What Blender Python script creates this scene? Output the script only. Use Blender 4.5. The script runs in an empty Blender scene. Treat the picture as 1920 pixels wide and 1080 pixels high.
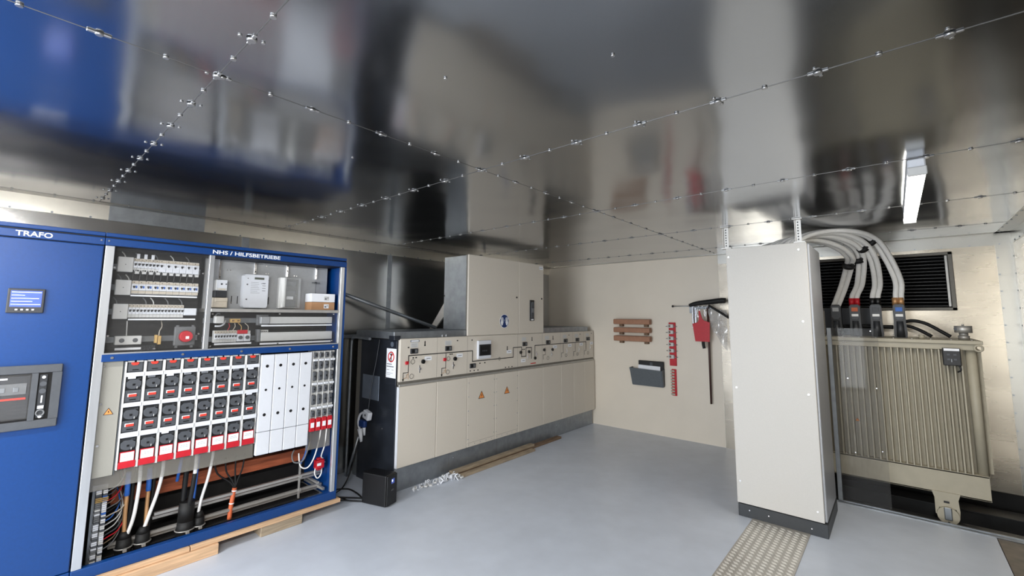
import bpy, bmesh, math, random
from mathutils import Vector, Matrix
R=random.Random(7)
C=bpy.context.scene.collection
PI=math.pi
# ------------------------------------------------------------------ materials
def lin(c):
    return tuple(((v/255)/12.92 if v/255<=.04045 else (((v/255)+.055)/1.055)**2.4) for v in c)
def mat(name,rgb,rough=.5,metal=0.,var=.06,nscale=40.,bump=0.,bscale=200.,stretch=None,emit=0,spec=.5,coat=0):
    m=bpy.data.materials.new(name);m.use_nodes=True;nt=m.node_tree;b=nt.nodes['Principled BSDF']
    c=lin(rgb)
    tc=nt.nodes.new('ShaderNodeTexCoord');mp=nt.nodes.new('ShaderNodeMapping');nt.links.new(tc.outputs['Object'],mp.inputs['Vector'])
    if stretch: mp.inputs['Scale'].default_value=stretch
    n=nt.nodes.new('ShaderNodeTexNoise');n.inputs['Scale'].default_value=nscale;n.inputs['Detail'].default_value=3
    nt.links.new(mp.outputs['Vector'],n.inputs['Vector'])
    r=nt.nodes.new('ShaderNodeValToRGB')
    r.color_ramp.elements[0].position=.3;r.color_ramp.elements[1].position=.7
    r.color_ramp.elements[0].color=(*[v*(1-var) for v in c],1);r.color_ramp.elements[1].color=(*[min(1,v*(1+var)) for v in c],1)
    nt.links.new(n.outputs['Fac'],r.inputs['Fac']);nt.links.new(r.outputs['Color'],b.inputs['Base Color'])
    b.inputs['Roughness'].default_value=rough;b.inputs['Metallic'].default_value=metal
    b.inputs['Specular IOR Level'].default_value=spec
    if coat: b.inputs['Coat Weight'].default_value=coat;b.inputs['Coat Roughness'].default_value=.1
    if bump:
        n2=nt.nodes.new('ShaderNodeTexNoise');n2.inputs['Scale'].default_value=bscale;n2.inputs['Detail'].default_value=2
        nt.links.new(mp.outputs['Vector'],n2.inputs['Vector'])
        bp=nt.nodes.new('ShaderNodeBump');bp.inputs['Strength'].default_value=bump;bp.inputs['Distance'].default_value=.01
        nt.links.new(n2.outputs['Fac'],bp.inputs['Height']);nt.links.new(bp.outputs['Normal'],b.inputs['Normal'])
    if emit:
        b.inputs['Emission Color'].default_value=(*c,1);b.inputs['Emission Strength'].default_value=emit
    return m
def glassy(name,rgb,opaque=.1,rough=.08,gloss=.08):
    m=bpy.data.materials.new(name);m.use_nodes=True;nt=m.node_tree
    for n in list(nt.nodes): nt.nodes.remove(n)
    o=nt.nodes.new('ShaderNodeOutputMaterial');t=nt.nodes.new('ShaderNodeBsdfTransparent')
    d=nt.nodes.new('ShaderNodeBsdfDiffuse');d.inputs['Color'].default_value=(*lin(rgb),1)
    g=nt.nodes.new('ShaderNodeBsdfGlossy');g.inputs['Roughness'].default_value=rough
    ns=nt.nodes.new('ShaderNodeTexNoise');ns.inputs['Scale'].default_value=18
    mr=nt.nodes.new('ShaderNodeMapRange');mr.inputs['To Min'].default_value=opaque*.6;mr.inputs['To Max'].default_value=opaque*1.4
    nt.links.new(ns.outputs['Fac'],mr.inputs['Value'])
    m1=nt.nodes.new('ShaderNodeMixShader');m2=nt.nodes.new('ShaderNodeMixShader')
    nt.links.new(mr.outputs['Result'],m1.inputs['Fac']);nt.links.new(t.outputs[0],m1.inputs[1]);nt.links.new(d.outputs[0],m1.inputs[2])
    m2.inputs['Fac'].default_value=gloss;nt.links.new(m1.outputs[0],m2.inputs[1]);nt.links.new(g.outputs[0],m2.inputs[2])
    nt.links.new(m2.outputs[0],o.inputs['Surface']);return m
M={}
M['blue']=mat('blue powder coat',(0,56,118),.4,0,.05,60,.06,500)
M['bluedk']=mat('dark groove',(3,10,30),.6)
M['alu']=mat('brushed aluminium',(205,208,212),.34,.75,.06,30,stretch=(1,1,.1))
M['galv']=mat('galvanised steel',(150,155,160),.4,.7,.12,14)
M['galvlt']=mat('light galvanised steel',(186,184,180),.45,.6,.08,14)
M['white']=mat('white plastic',(218,221,227),.45,var=.012)
M['offwhite']=mat('grey white plastic',(206,206,204),.5,var=.015)
M['paper']=mat('white paper',(240,242,246),.8,var=.02)
M['beige']=mat('beige plastic',(196,186,170),.6)
M['black']=mat('black plastic',(14,14,16),.4)
M['blackrub']=mat('black rubber',(12,12,13),.65)
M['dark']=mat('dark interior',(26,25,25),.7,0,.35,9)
M['dgrey']=mat('dark grey plastic',(74,77,82),.5)
M['dgrey2']=mat('charcoal plastic',(50,52,56),.45)
M['mgrey']=mat('mid grey plastic',(108,110,112),.5)
M['red']=mat('red plastic',(190,22,38),.45)
M['redtab']=mat('orange red tab',(226,62,48),.5)
M['panelgrey']=mat('light grey sheet',(146,144,136),.5,0,.03,200,.05,600)
M['plategrey']=mat('meter plate grey',(176,178,180),.45,.2,.03)
M['rittal']=mat('light grey powder coat',(206,203,197),.5,0,.02,120,.06,900)
M['rittalside']=mat('grey cabinet side',(168,170,174),.35,.15,.03,60)
M['plinth']=mat('anthracite plinth',(52,55,58),.45)
M['swg']=mat('switchgear cream grey',(216,208,195),.5,0,.02,120,.05,900)
M['swgdk']=mat('switchgear frame',(120,116,108),.5,.2)
M['navy']=mat('dark blue steel',(48,52,60),.3,.35,.2,6)
M['trafo']=mat('transformer paint',(172,165,146),.5,0,.05,12,.04,300)
M['line']=mat('black mimic line',(22,22,22),.6)
M['cable']=mat('white cable sheath',(240,239,236),.45,0,.03)
M['wood']=mat('pale timber',(204,168,132),.7,0,.2,5,.2,30,stretch=(4,1,14))
M['woodgrey']=mat('weathered timber',(158,142,120),.75,0,.25,6,.2,30,stretch=(4,1,14))
M['woodred']=mat('reddish timber beam',(172,92,60),.7,0,.35,5,.2,30,stretch=(4,1,10))
M['woodold']=mat('old brown board',(120,98,78),.8,0,.3,7,.2,30,stretch=(8,1,8))
M['woodbar']=mat('brown phenolic bar',(160,116,90),.55,0,.12,12)
M['pole']=mat('dark wooden rod',(70,44,38),.5)
M['orange']=mat('orange sleeve',(206,104,64),.55)
M['copper']=mat('bare copper strip',(196,150,104),.45,.5)
M['bluecab']=mat('blue core sheath',(48,104,190),.5)
M['gold']=mat('yellow brown terminal',(200,164,100),.5)
M['chrome']=mat('bright screw metal',(225,226,230),.2,.9)
M['cardboard']=mat('brown cardboard',(186,142,104),.8)
M['screen']=mat('blue display',(70,92,178),.3,emit=.35)
M['screentext']=mat('display lettering',(220,230,255),.3,emit=1.)
M['lcd']=mat('grey liquid crystal',(88,92,84),.3)
M['yellow']=mat('warning orange',(240,150,80),.6,var=.02)
M['signblue']=mat('sign navy',(22,52,108),.5,var=.02)
M['signred']=mat('sign red',(196,36,34),.5,var=.02)
M['ink']=mat('grey ink',(120,122,128),.8)
M['silverplate']=mat('silver name plate',(128,138,152),.4,.5,.1,8)
M['docgrey']=mat('slate grey tray',(92,98,102),.5)
M['tube']=mat('lit tube diffuser',(255,250,240),.4,emit=16)
M['pit']=mat('pit black',(20,19,18),.8,0,.3,5)
M['rail']=mat('dark steel beam',(62,62,62),.45,.5,.2,6)
M['plexi']=glassy('clear cover sheet',(170,170,170),.04,.03,.035)
M['shroud']=glassy('cloudy clear shroud',(150,144,132),.34,.12,.06)
M['milky']=glassy('milky clear cover',(196,198,198),.3,.3,.02)
M['foil']=glassy('clear plastic bag',(215,215,215),.4,.15,.14)
M['guard']=glassy('clear guard sheet',(90,90,90),.12,.04,.008)
def metal_panel(name,rgb,rough,bdist,bscale,bstr,stretch=(1,1,1),fine=(1,1,1),rvar=.05):
    m=bpy.data.materials.new(name);m.use_nodes=True;nt=m.node_tree;b=nt.nodes['Principled BSDF']
    tc=nt.nodes.new('ShaderNodeTexCoord')
    mp=nt.nodes.new('ShaderNodeMapping');mp.inputs['Scale'].default_value=stretch;nt.links.new(tc.outputs['Object'],mp.inputs['Vector'])
    mf=nt.nodes.new('ShaderNodeMapping');mf.inputs['Scale'].default_value=fine;nt.links.new(tc.outputs['Object'],mf.inputs['Vector'])
    n=nt.nodes.new('ShaderNodeTexNoise');n.inputs['Scale'].default_value=bscale;n.inputs['Detail'].default_value=1.5
    nt.links.new(mp.outputs['Vector'],n.inputs['Vector'])
    bp=nt.nodes.new('ShaderNodeBump');bp.inputs['Strength'].default_value=bstr;bp.inputs['Distance'].default_value=bdist
    nt.links.new(n.outputs['Fac'],bp.inputs['Height']);nt.links.new(bp.outputs['Normal'],b.inputs['Normal'])
    n2=nt.nodes.new('ShaderNodeTexNoise');n2.inputs['Scale'].default_value=60;nt.links.new(mf.outputs['Vector'],n2.inputs['Vector'])
    mr=nt.nodes.new('ShaderNodeMapRange');mr.inputs['To Min'].default_value=rough-rvar;mr.inputs['To Max'].default_value=rough+rvar
    nt.links.new(n2.outputs['Fac'],mr.inputs['Value']);nt.links.new(mr.outputs['Result'],b.inputs['Roughness'])
    c=lin(rgb);rp=nt.nodes.new('ShaderNodeValToRGB')
    rp.color_ramp.elements[0].color=(*[v*.95 for v in c],1);rp.color_ramp.elements[1].color=(*[min(1,v*1.05) for v in c],1)
    nt.links.new(n2.outputs['Fac'],rp.inputs['Fac']);nt.links.new(rp.outputs['Color'],b.inputs['Base Color'])
    b.inputs['Metallic'].default_value=1.
    return m
M['ceil']=metal_panel('mirror finish steel ceiling',(171,173,176),.16,.05,1.2,.34,fine=(8,1,1),rvar=.02)
M['wallmetal']=metal_panel('brushed steel wall',(186,186,185),.22,.05,1.6,.3,fine=(.05,.05,.5),rvar=.02)
M['wallmetalw']=metal_panel('warm brushed aluminium wall',(180,172,158),.27,.06,1.4,.3,fine=(.05,.05,.5),rvar=.02)
M['flange']=metal_panel('bright folded flange',(170,168,162),.3,.02,1.2,.2,fine=(10,10,1),rvar=.04)
M['flange_glare']=metal_panel('upper wall strip with painted reflection',(250,246,236),.3,.02,1.2,.2,fine=(.3,.3,.3),rvar=.04)  # reflected lamp light put into the colour, paler than the other flanges
M['seam']=mat('seam edge',(120,119,117),.5,.8)
M['clamp']=mat('clamp plate',(176,176,176),.35,.9)
M['cream']=mat('cream wall board',(228,218,202),.32,.0,.02,3,.02,400,spec=.6)
def floor_mat():
    m=mat('grey epoxy floor',(196,203,214),.3,0,.05,5,.05,300,spec=.45);return m
M['floor']=floor_mat()
M['brownplate']=mat('brown grey floor plate',(112,102,92),.4,.4,.25,12)
M['checklt']=mat('bright raised lozenge',(240,236,228),.35,.4)
M['checker']=mat('aluminium chequer plate',(186,181,172),.4,.5,.1,12)
# ------------------------------------------------------------------ mesh builder
class MB:
    def __init__(s): s.bm=bmesh.new();s.mats=[];s.i=0
    def m(s,name):
        mm=M[name]
        if mm not in s.mats: s.mats.append(mm)
        s.i=s.mats.index(mm);return s
    def _fin(s,faces,smooth=False):
        for f in faces: f.material_index=s.i;f.smooth=smooth
    def box(s,x0,x1,y0,y1,z0,z1,bev=0,seg=1,rot=None):
        if not s.mats: raise Exception('material')
        x0,x1=min(x0,x1),max(x0,x1);y0,y1=min(y0,y1),max(y0,y1);z0,z1=min(z0,z1),max(z0,z1)
        pts=[(x,y,z) for x in (x0,x1) for y in (y0,y1) for z in (z0,z1)]
        vs=[s.bm.verts.new(p) for p in pts]
        fs=[s.bm.faces.new([vs[i] for i in q]) for q in ((0,1,3,2),(4,6,7,5),(0,4,5,1),(2,3,7,6),(0,2,6,4),(1,5,7,3))]
        s._fin(fs)
        if bev:
            es=list({e for f in fs for e in f.edges})
            r=bmesh.ops.bevel(s.bm,geom=es,offset=min(bev,.45*min(x1-x0,y1-y0,z1-z0)),segments=seg,affect='EDGES',profile=.5)
            s._fin(r['faces']);vs=list({v for f in r['faces'] for v in f.verts})
        if rot: # (axis,angle,center)
            bmesh.ops.rotate(s.bm,verts=list({v for v in vs if v.is_valid}),cent=Vector(rot[2]),matrix=Matrix.Rotation(rot[1],3,rot[0]))
        return s
    def cyl(s,p0,p1,r0,r1=None,seg=16,cap=True):
        r1=r0 if r1 is None else r1
        p0,p1=Vector(p0),Vector(p1);d=(p1-p0).normalized()
        a=d.orthogonal().normalized();b=d.cross(a)
        A=[];B=[]
        for k in range(seg):
            t=2*PI*k/seg;o=a*math.cos(t)+b*math.sin(t)
            A.append(s.bm.verts.new(p0+o*r0));B.append(s.bm.verts.new(p1+o*r1))
        s._fin([s.bm.faces.new((A[k],A[(k+1)%seg],B[(k+1)%seg],B[k])) for k in range(seg)],True)
        if cap:
            fs=[]
            if r0>0: fs.append(s.bm.faces.new(A[::-1]))
            if r1>0: fs.append(s.bm.faces.new(B))
            s._fin(fs)
        return s
    def tube(s,pts,r,seg=10,smooth=6):
        P=[Vector(p) for p in pts]
        if smooth and len(P)>2:
            Q=[]
            for i in range(len(P)-1):
                a=P[max(i-1,0)];b=P[i];c=P[i+1];d=P[min(i+2,len(P)-1)]
                for k in range(smooth):
                    t=k/smooth
                    Q.append(.5*((2*b)+(-a+c)*t+(2*a-5*b+4*c-d)*t*t+(-a+3*b-3*c+d)*t**3))
            Q.append(P[-1]);P=Q
        rings=[];up=None
        for i,p in enumerate(P):
            d=(P[min(i+1,len(P)-1)]-P[max(i-1,0)]).normalized()
            if up is None: up=d.orthogonal().normalized()
            a=(up-d*up.dot(d)).normalized();up=a;b=d.cross(a)
            rr=r(i/(len(P)-1)) if callable(r) else r
            rings.append([s.bm.verts.new(p+(a*math.cos(2*PI*k/seg)+b*math.sin(2*PI*k/seg))*rr) for k in range(seg)])
        fs=[]
        for A,B in zip(rings,rings[1:]):
            for k in range(seg): fs.append(s.bm.faces.new((A[k],A[(k+1)%seg],B[(k+1)%seg],B[k])))
        s._fin(fs,True);s._fin([s.bm.faces.new(rings[0][::-1]),s.bm.faces.new(rings[-1])]);return s
    def torus(s,c,axis,R_,r,seg=24,sg=8,a0=0,a1=2*PI):
        c=Vector(c);ax=Vector(axis).normalized();a=ax.orthogonal().normalized();b=ax.cross(a)
        n=seg;pts=[]
        full=abs(a1-a0-2*PI)<1e-6
        rings=[]
        for k in range(n if full else n+1):
            t=a0+(a1-a0)*k/n;o=a*math.cos(t)+b*math.sin(t)
            rings.append([s.bm.verts.new(c+o*(R_+r*math.cos(2*PI*j/sg))+ax*r*math.sin(2*PI*j/sg)) for j in range(sg)])
        fs=[];L=len(rings)
        for k in range(L if full else L-1):
            A=rings[k];B=rings[(k+1)%L]
            for j in range(sg): fs.append(s.bm.faces.new((A[j],B[j],B[(j+1)%sg],A[(j+1)%sg])))
        s._fin(fs,True);return s
    def prism(s,pts,off):
        """flat polygon pts (3d) extruded by vector off"""
        off=Vector(off);A=[s.bm.verts.new(p) for p in pts];B=[s.bm.verts.new(Vector(p)+off) for p in pts];n=len(A)
        fs=[s.bm.faces.new(A[::-1]),s.bm.faces.new(B)]+[s.bm.faces.new((A[k],A[(k+1)%n],B[(k+1)%n],B[k])) for k in range(n)]
        s._fin(fs);return s
    def ball(s,c,r,sc=(1,1,1),seg=12):
        rr=bmesh.ops.create_uvsphere(s.bm,u_segments=seg,v_segments=seg//2+2,radius=r)
        for v in rr['verts']: v.co=Vector(c)+Vector((v.co.x*sc[0],v.co.y*sc[1],v.co.z*sc[2]))
        s._fin({f for v in rr['verts'] for f in v.link_faces},True);return s
    def discX(s,x,y,z,r,t=.003,seg=20): return s.cyl((x-t,y,z),(x,y,z),r,seg=seg)
    def build(s,name,parent=None,origin=None):
        bmesh.ops.recalc_face_normals(s.bm,faces=s.bm.faces[:])
        if parent is not None: o=Vector(parent['_o'])
        elif origin is not None: o=Vector(origin)
        else:
            xs=[v.co for v in s.bm.verts]
            o=Vector(((min(v.x for v in xs)+max(v.x for v in xs))/2,(min(v.y for v in xs)+max(v.y for v in xs))/2,min(v.z for v in xs)))
        for v in s.bm.verts: v.co-=o
        me=bpy.data.meshes.new(name);s.bm.to_mesh(me);s.bm.free()
        for mm in s.mats: me.materials.append(mm)
        ob=bpy.data.objects.new(name,me);C.objects.link(ob);ob['_o']=tuple(o)
        if parent is not None: ob.parent=parent
        else: ob.location=o
        return ob
def mb(m): return MB().m(m)
def tag(o,label,cat,group=None):
    o['label']=label;o['category']=cat
    if group: o['group']=group
    return o
def thing(name,label,cat,o,group=None):
    e=bpy.data.objects.new(name,None);e.empty_display_size=.05;C.objects.link(e);e.location=o;e['_o']=tuple(o);tag(e,label,cat,group);return e
def struct(b,name,parent=None):
    o=b.build(name,parent)
    if parent is None: o['kind']='structure'
    return o
def part(b,name,parent,label=None):
    o=b.build(name,parent)
    if label:o['label']=label
    return o
def dup(src,loc,label,group,rz=None):
    r=src.copy();C.objects.link(r);r.location=loc
    if rz is not None:r.rotation_euler=(0,0,rz)
    r['label']=label
    if group:r['group']=group
    for ch in list(src.children):
        c=ch.copy();C.objects.link(c);c.parent=r
        for g in list(ch.children):
            d=g.copy();C.objects.link(d);d.parent=c
    return r
FR={'X':Matrix(((0,0,1),(1,0,0),(0,1,0))),'Y':Matrix(((1,0,0),(0,0,-1),(0,1,0)))}  # text facing +X / facing -Y
def text(s,name,h,pos,face,m,parent,bold=.017,width=None,depth=.001,label=None):
    cu=bpy.data.curves.new(name,'FONT');cu.body=s;cu.size=1;cu.extrude=.005;cu.offset=bold;cu.resolution_u=3
    t=bpy.data.objects.new(name+'_tmp',cu);C.objects.link(t)
    dg=bpy.context.evaluated_depsgraph_get();me=bpy.data.meshes.new_from_object(t.evaluated_get(dg));bpy.data.objects.remove(t)
    xs=[v.co.x for v in me.vertices];ys=[v.co.y for v in me.vertices];zs=[v.co.z for v in me.vertices]
    sy=h/(max(ys)-min(ys));sx=(width/(max(xs)-min(xs))) if width else sy
    o=Vector(parent['_o'])
    for v in me.vertices:
        l=Vector(((v.co.x-min(xs))*sx,(v.co.y-min(ys))*sy,(v.co.z-min(zs))/.01*depth))
        v.co=FR[face]@l+Vector(pos)-o
    me.materials.clear();me.materials.append(M[m])
    ob=bpy.data.objects.new(name,me);C.objects.link(ob);ob.parent=parent;ob['_o']=tuple(o)
    return ob
ORD=['first','second','third','fourth','fifth','sixth','seventh','eighth','ninth','tenth','eleventh','twelfth','thirteenth','fourteenth','fifteenth','sixteenth']
def tri(b,c,h,face,t=.0015):
    """warning triangle with a bolt; c=center on the surface"""
    F=FR[face]
    def P(u,v,w=0): return Vector(c)+F@Vector((u,v,w))
    n=F@Vector((0,0,1))
    b.m('line').prism([P(-.58*h,-.45*h),P(.58*h,-.45*h),P(0,.55*h)],n*t)
    b.m('yellow').prism([P(-.46*h,-.38*h,t),P(.46*h,-.38*h,t),P(0,.42*h,t)],n*t*.6)
    b.m('line').prism([P(.05*h,.22*h,t*1.6),P(-.1*h,-.06*h,t*1.6),P(0,-.06*h,t*1.6),P(-.04*h,-.3*h,t*1.6),P(.11*h,.0*h,t*1.6),P(.02*h,.0*h,t*1.6)],n*t*.5)
    return b
# ------------------------------------------------------------------ room
XL,XR,YB,YF,H=-4.5,.88,-2.6,6.2,2.47
b=mb('floor');b.box(XL,.47,YB,5.16,-.1,0);b.box(XL,-1.15,5.16,YF,-.1,0);struct(b,'floor')
b=mb('ceil');b.box(XL-.1,XR+.1,YB-.1,YF+.1,H,H+.08);struct(b,'ceiling')
b=mb('wallmetal');b.box(XL-.08,XL,YB,YF,0,H);struct(b,'wall_left')
b=mb('cream');b.box(XL-.08,-1.735,YF,YF+.08,0,H);struct(b,'wall_back')
b=mb('wallmetalw');b.box(-1.735,-.95,YF,YF+.08,-.6,H);b.box(.44,XR+.08,YF,YF+.08,-.6,H);b.box(-.95,.44,YF,YF+.08,-.6,1.757);b.box(-.95,.44,YF,YF+.08,2.291,H);struct(b,'wall_transformer_bay')
b=mb('wallmetalw');b.box(XR,XR+.08,YB,YF,-.6,H);struct(b,'wall_right')
b=mb('wallmetal');b.box(XL,-3.3,YB-.08,YB,0,H);b.box(-.1,XR,YB-.08,YB,0,H);b.box(-3.3,-.1,YB-.08,YB,2.3,H);struct(b,'wall_front')
b=mb('pit');b.box(-1.15,XR,5.16,YF,-.68,-.6);b.box(-1.15,XR,5.10,5.16,-.6,-.1);b.box(-1.2,-1.15,5.16,YF,-.6,-.1);b.box(-1.15,XR,YF-.02,YF,-.6,.06);b.box(XR-.02,XR,5.1,YF,-.6,-.0);struct(b,'floor_pit')
b=mb('galv');b.box(-.5,XR,5.145,5.165,-.12,.012);b.box(-.5,XR,5.10,5.145,.0,.006);struct(b,'trim_1')
# corner flanges
b=mb('flange')
b.box(XL,XL+.1,YB,YF,H-.004,H);b.m('flange_glare').box(XL,XL+.006,YB,.5,H-.115,H-.004);b.m('galv').box(XL,XL+.007,.5,1.12,H-.116,H-.004);b.m('flange_glare').box(XL,XL+.006,1.12,YF,H-.115,H-.004);b.m('flange')  # pale lengths carry the painted lamp reflection, duller plate between them
b.box(XL,-1.735,YF-.08,YF,H-.004,H);b.box(-1.735,XR,YF-.1,YF,H-.004,H);b.box(-1.735,XR,YF-.006,YF,H-.12,H-.004)
b.box(XR-.11,XR,YB,YF,H-.004,H);b.box(XR-.006,XR,YB,YF,H-.11,H-.004)
b.box(XR-.11,XR,YF-.006,YF,0,H-.12);b.box(XR-.006,XR,YF-.1,YF,0,H-.11)
b.m('galv')
for k in range(44):
    y=-2.4+k*.2;b.cyl((XL,y,H-.108),(XL+.011,y,H-.108),.007,seg=8);b.cyl((XL+.092,y,H-.008),(XL+.092,y,H),.007,seg=8)
    b.cyl((XR-.1,y,H-.008),(XR-.1,y,H),.007,seg=8);b.cyl((XR-.011,y,H-.1),(XR,y,H-.1),.007,seg=8)
for k in range(13):
    x=-1.6+k*.2
    if x<XR: b.cyl((x,YF-.012,H-.11),(x,YF,H-.11),.007,seg=8);b.cyl((x,YF-.09,H-.008),(x,YF-.09,H),.007,seg=8)
for k in range(14):
    z=.15+k*.16;b.cyl((XR-.1,YF-.012,z),(XR-.1,YF,z),.008,seg=8);b.cyl((XR-.011,YF-.09,z),(XR,YF-.09,z),.007,seg=8)
struct(b,'trim_2')
# ceiling seams with clamp plates
b=mb('seam')
for y in (-.84,.43,1.73,3.02,4.28,5.53): b.box(XL+.1,XR-.11,y-.0015,y+.0015,H-.0015,H+.001)
b.box(-1.7212,-1.7188,YB,YF-.08,H-.001,H+.001)
b.m('clamp')
for y in (.43,1.73,3.02,4.28,5.53):
    n=0;x=XL+.25
    while x<XR-.15:
        if n%2==0:
            b.box(x-.03,x+.03,y-.006,y+.006,H-.005,H,.002)
            b.cyl((x,y,H-.009),(x,y,H-.003),.012,.015,seg=10)
            if y<3: 
                b.cyl((x-.006,y-.03,H-.004),(x-.006,y-.03,H),.006,seg=8);b.cyl((x+.006,y+.03,H-.004),(x+.006,y+.03,H),.006,seg=8)
        else: b.cyl((x,y,H-.006),(x,y,H),.009,seg=8)
        n+=1;x+=.158
y=YB+.2;n=0
while y<YF-.1:
    if n%2==0: b.box(-1.72-.006,-1.72+.006,y-.028,y+.028,H-.005,H,.002);b.cyl((-1.72,y,H-.008),(-1.72,y,H-.003),.009,.012,seg=8)
    else: b.cyl((-1.72,y,H-.006),(-1.72,y,H),.008,seg=8)
    y+=.158;n+=1
for x,y in ((-1.13,.95),(-.62,1.2),(-2.1,1.15)): b.cyl((x,y,H-.005),(x,y,H),.006,seg=8)
struct(b,'trim_3')
# left wall vertical seams
b=mb('galv')
for y in (-.2,1.45,3.0,4.6):
    b.box(XL,XL+.003,y-.03,y+.03,0,H-.12)
    for k in range(11): b.cyl((XL,y,.3+k*.2),(XL+.008,y,.3+k*.2),.008,seg=8)
struct(b,'trim_4')
b=mb('galv');b.box(XL,XL+.03,YB,YF,1.40,1.435);struct(b,'trim_5')
b=mb('brownplate');b.box(.475,XR-.005,YB,5.10,-.1,-.002);tag(b.build('floor_plate'),'brown grey metal floor plate along the right wall in front of the pit','floor plate')
# louver
t=thing('ventilation_louver','black slatted ventilation louver in the metal wall above the transformer','louver',(-.255,YF,1.757))
b=mb('swgdk');b.box(-.98,.47,YF-.035,YF+.0,2.285,2.315,.004);b.box(-.98,.47,YF-.035,YF,1.73,1.76,.004);b.box(.435,.47,YF-.035,YF+.06,1.73,2.315,.004);b.box(-.98,-.945,YF-.035,YF+.06,1.73,2.315,.004);part(b,'frame',t)
b=mb('galvlt');b.box(.415,.432,YF-.01,YF+.03,1.77,2.28);part(b,'inner_edge',t)
b=mb('black')
for k in range(15):
    z=1.78+k*.035
    b.prism([(-.94,YF+.0,z-.006),(-.94,YF+.045,z+.02),(-.94,YF+.045,z+.024),(-.94,YF+.0,z-.001)],(1.35,0,0))
part(b,'slat_panel',t)
b=mb('pit');b.box(-.95,.44,YF+.06,YF+.07,1.757,2.291);part(b,'backing',t)
# ------------------------------------------------------------------ blue transformer panel cabinet
BX=-3.70
t=thing('transformer_cabinet','tall blue switch cabinet lettered TRAFO with display and power breaker','cabinet',(-4.0,-.1,.1))
b=mb('blue');b.box(-4.3,BX-.02,-.6,.408,.1,2.07);b.box(-4.3,BX-.002,-.6,.408,2.128,2.152,.003);b.m('bluedk').box(-4.29,BX-.012,-.6,.408,2.07,2.128);part(b,'body',t)
b=mb('blue');b.box(BX-.03,BX,-.59,.404,.17,2.066,.003);part(b,'door',t)
b=mb('blue');b.box(BX-.02,BX+.002,-.6,.408,2.073,2.118,.003);f=part(b,'fascia',t);text('TRAFO','lettering',.030,(BX+.003,.034,2.081),'X','paper',f,width=.146)
b=mb('blue');b.box(BX-.02,BX+.004,-.6,.408,.1,.165,.004);part(b,'bottom_rail',t)
b=mb('chrome');b.discX(BX+.004,.39,2.10,.005);b.discX(BX+.004,.425,2.10,.005);part(b,'screw',t)
b=mb('dgrey2');b.box(BX,BX+.012,.034,.178,1.648,1.784,.004,2);d=part(b,'display',t,'dark framed blue lit display')
b=mb('screen');b.box(BX+.0121,BX+.013,.046,.166,1.682,1.772)
b.m('screentext')
for k,(a,c) in enumerate(((.05,.163),(.05,.1),(.05,.155),(.05,.13),(.05,.163))): b.box(BX+.013,BX+.0134,a,c,1.762-k*.017,1.765-k*.017)
part(b,'screen',d)
b=mb('offwhite')
for k in range(4): b.box(BX+.012,BX+.016,.068+k*.021,.078+k*.021,1.662,1.671,.001)
part(b,'button',d)
b=mb('dgrey')
y0,y1,z0,z1=-.19,.283,1.008,1.357
b.box(BX,BX+.02,y0,y1,z1-.045,z1,.003);b.box(BX,BX+.02,y0,y1,z0,z0+.045,.003);b.box(BX,BX+.02,y0,y0+.05,z0+.045,z1-.045);b.box(BX,BX+.02,.245,y1,z0+.045,z1-.045);b.box(BX,BX+.02,.165,.19,z0+.045,z1-.045)
br=part(b,'breaker_frame',t,'dark grey frame round the power breaker')
b=mb('black');b.box(BX-.001,BX+.002,y0+.05,.245,z0+.045,z1-.045);part(b,'recess',br)
b=mb('dgrey2');b.box(BX+.002,BX+.014,.195,.228,z0+.055,z1-.055,.002);b.m('dgrey');
for z in (1.25,1.21): b.cyl((BX+.014,.212,z),(BX+.02,.212,z),.014,seg=14)
b.m('white')
for z in (1.287,1.07): b.cyl((BX+.014,.212,z),(BX+.018,.212,z),.008,seg=12)
b.box(BX+.014,BX+.016,.209,.215,1.145,1.185);b.box(BX+.014,BX+.017,.199,.223,1.113,1.13);b.m('mgrey').torus((BX+.015,.212,1.09),(1,0,0),.016,.004,16,6)
part(b,'control_strip',br)
b=mb('dgrey2');b.box(BX+.002,BX+.006,-.14,.16,1.07,1.3);b.m('mgrey').box(BX+.006,BX+.01,-.14,.15,1.2,1.26,.003)
for y in (-.1,-.05,.0,.05,.1): b.m('galv').box(BX+.01,BX+.013,y,y+.02,1.215,1.24,.002)
b.m('redtab').box(BX+.006,BX+.009,-.14,.15,1.172,1.182);b.m('offwhite').box(BX+.006,BX+.012,.0,.045,1.075,1.175,.002);b.m('gold').box(BX+.006,BX+.0095,-.14,.0,1.128,1.134)
b.m('paper').box(BX+.006,BX+.008,0,.075,1.283,1.292)
part(b,'breaker_face',br)
b=mb('plexi');b.box(BX+.015,BX+.017,-.14,.165,1.065,1.31);part(b,'window',br)
# ------------------------------------------------------------------ blue auxiliary supply cabinet (open)
t=thing('auxiliary_cabinet','open blue cabinet frame lettered NHS / HILFSBETRIEBE full of breakers and fuse switches','cabinet',(-4.0,1.2,.1));AUX=t
Y0,Y1=.41,2.022
b=mb('blue');b.box(-4.3,BX-.002,Y0,Y1,2.128,2.152,.003);b.m('bluedk').box(-4.29,BX-.012,Y0,Y1,2.07,2.128);part(b,'roof',t)
b=mb('blue');b.box(BX-.02,BX+.002,Y0,Y1,2.073,2.118,.003);f=part(b,'fascia',t);text('NHS / HILFSBETRIEBE','lettering',.028,(BX+.003,.985,2.082),'X','paper',f,width=.465)
b=mb('blue');b.box(-4.3,BX,Y1-.016,Y1,.1,2.07);b.box(-4.3,BX-.05,2.0,2.006,.16,2.07);part(b,'side_panel',t)
b=mb('blue');b.box(-4.3,-4.28,Y0,Y0+.01,.1,2.07);b.m('galv').box(-4.28,-3.78,Y0,Y0+.005,.1,2.07);part(b,'partition',t)
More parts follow.
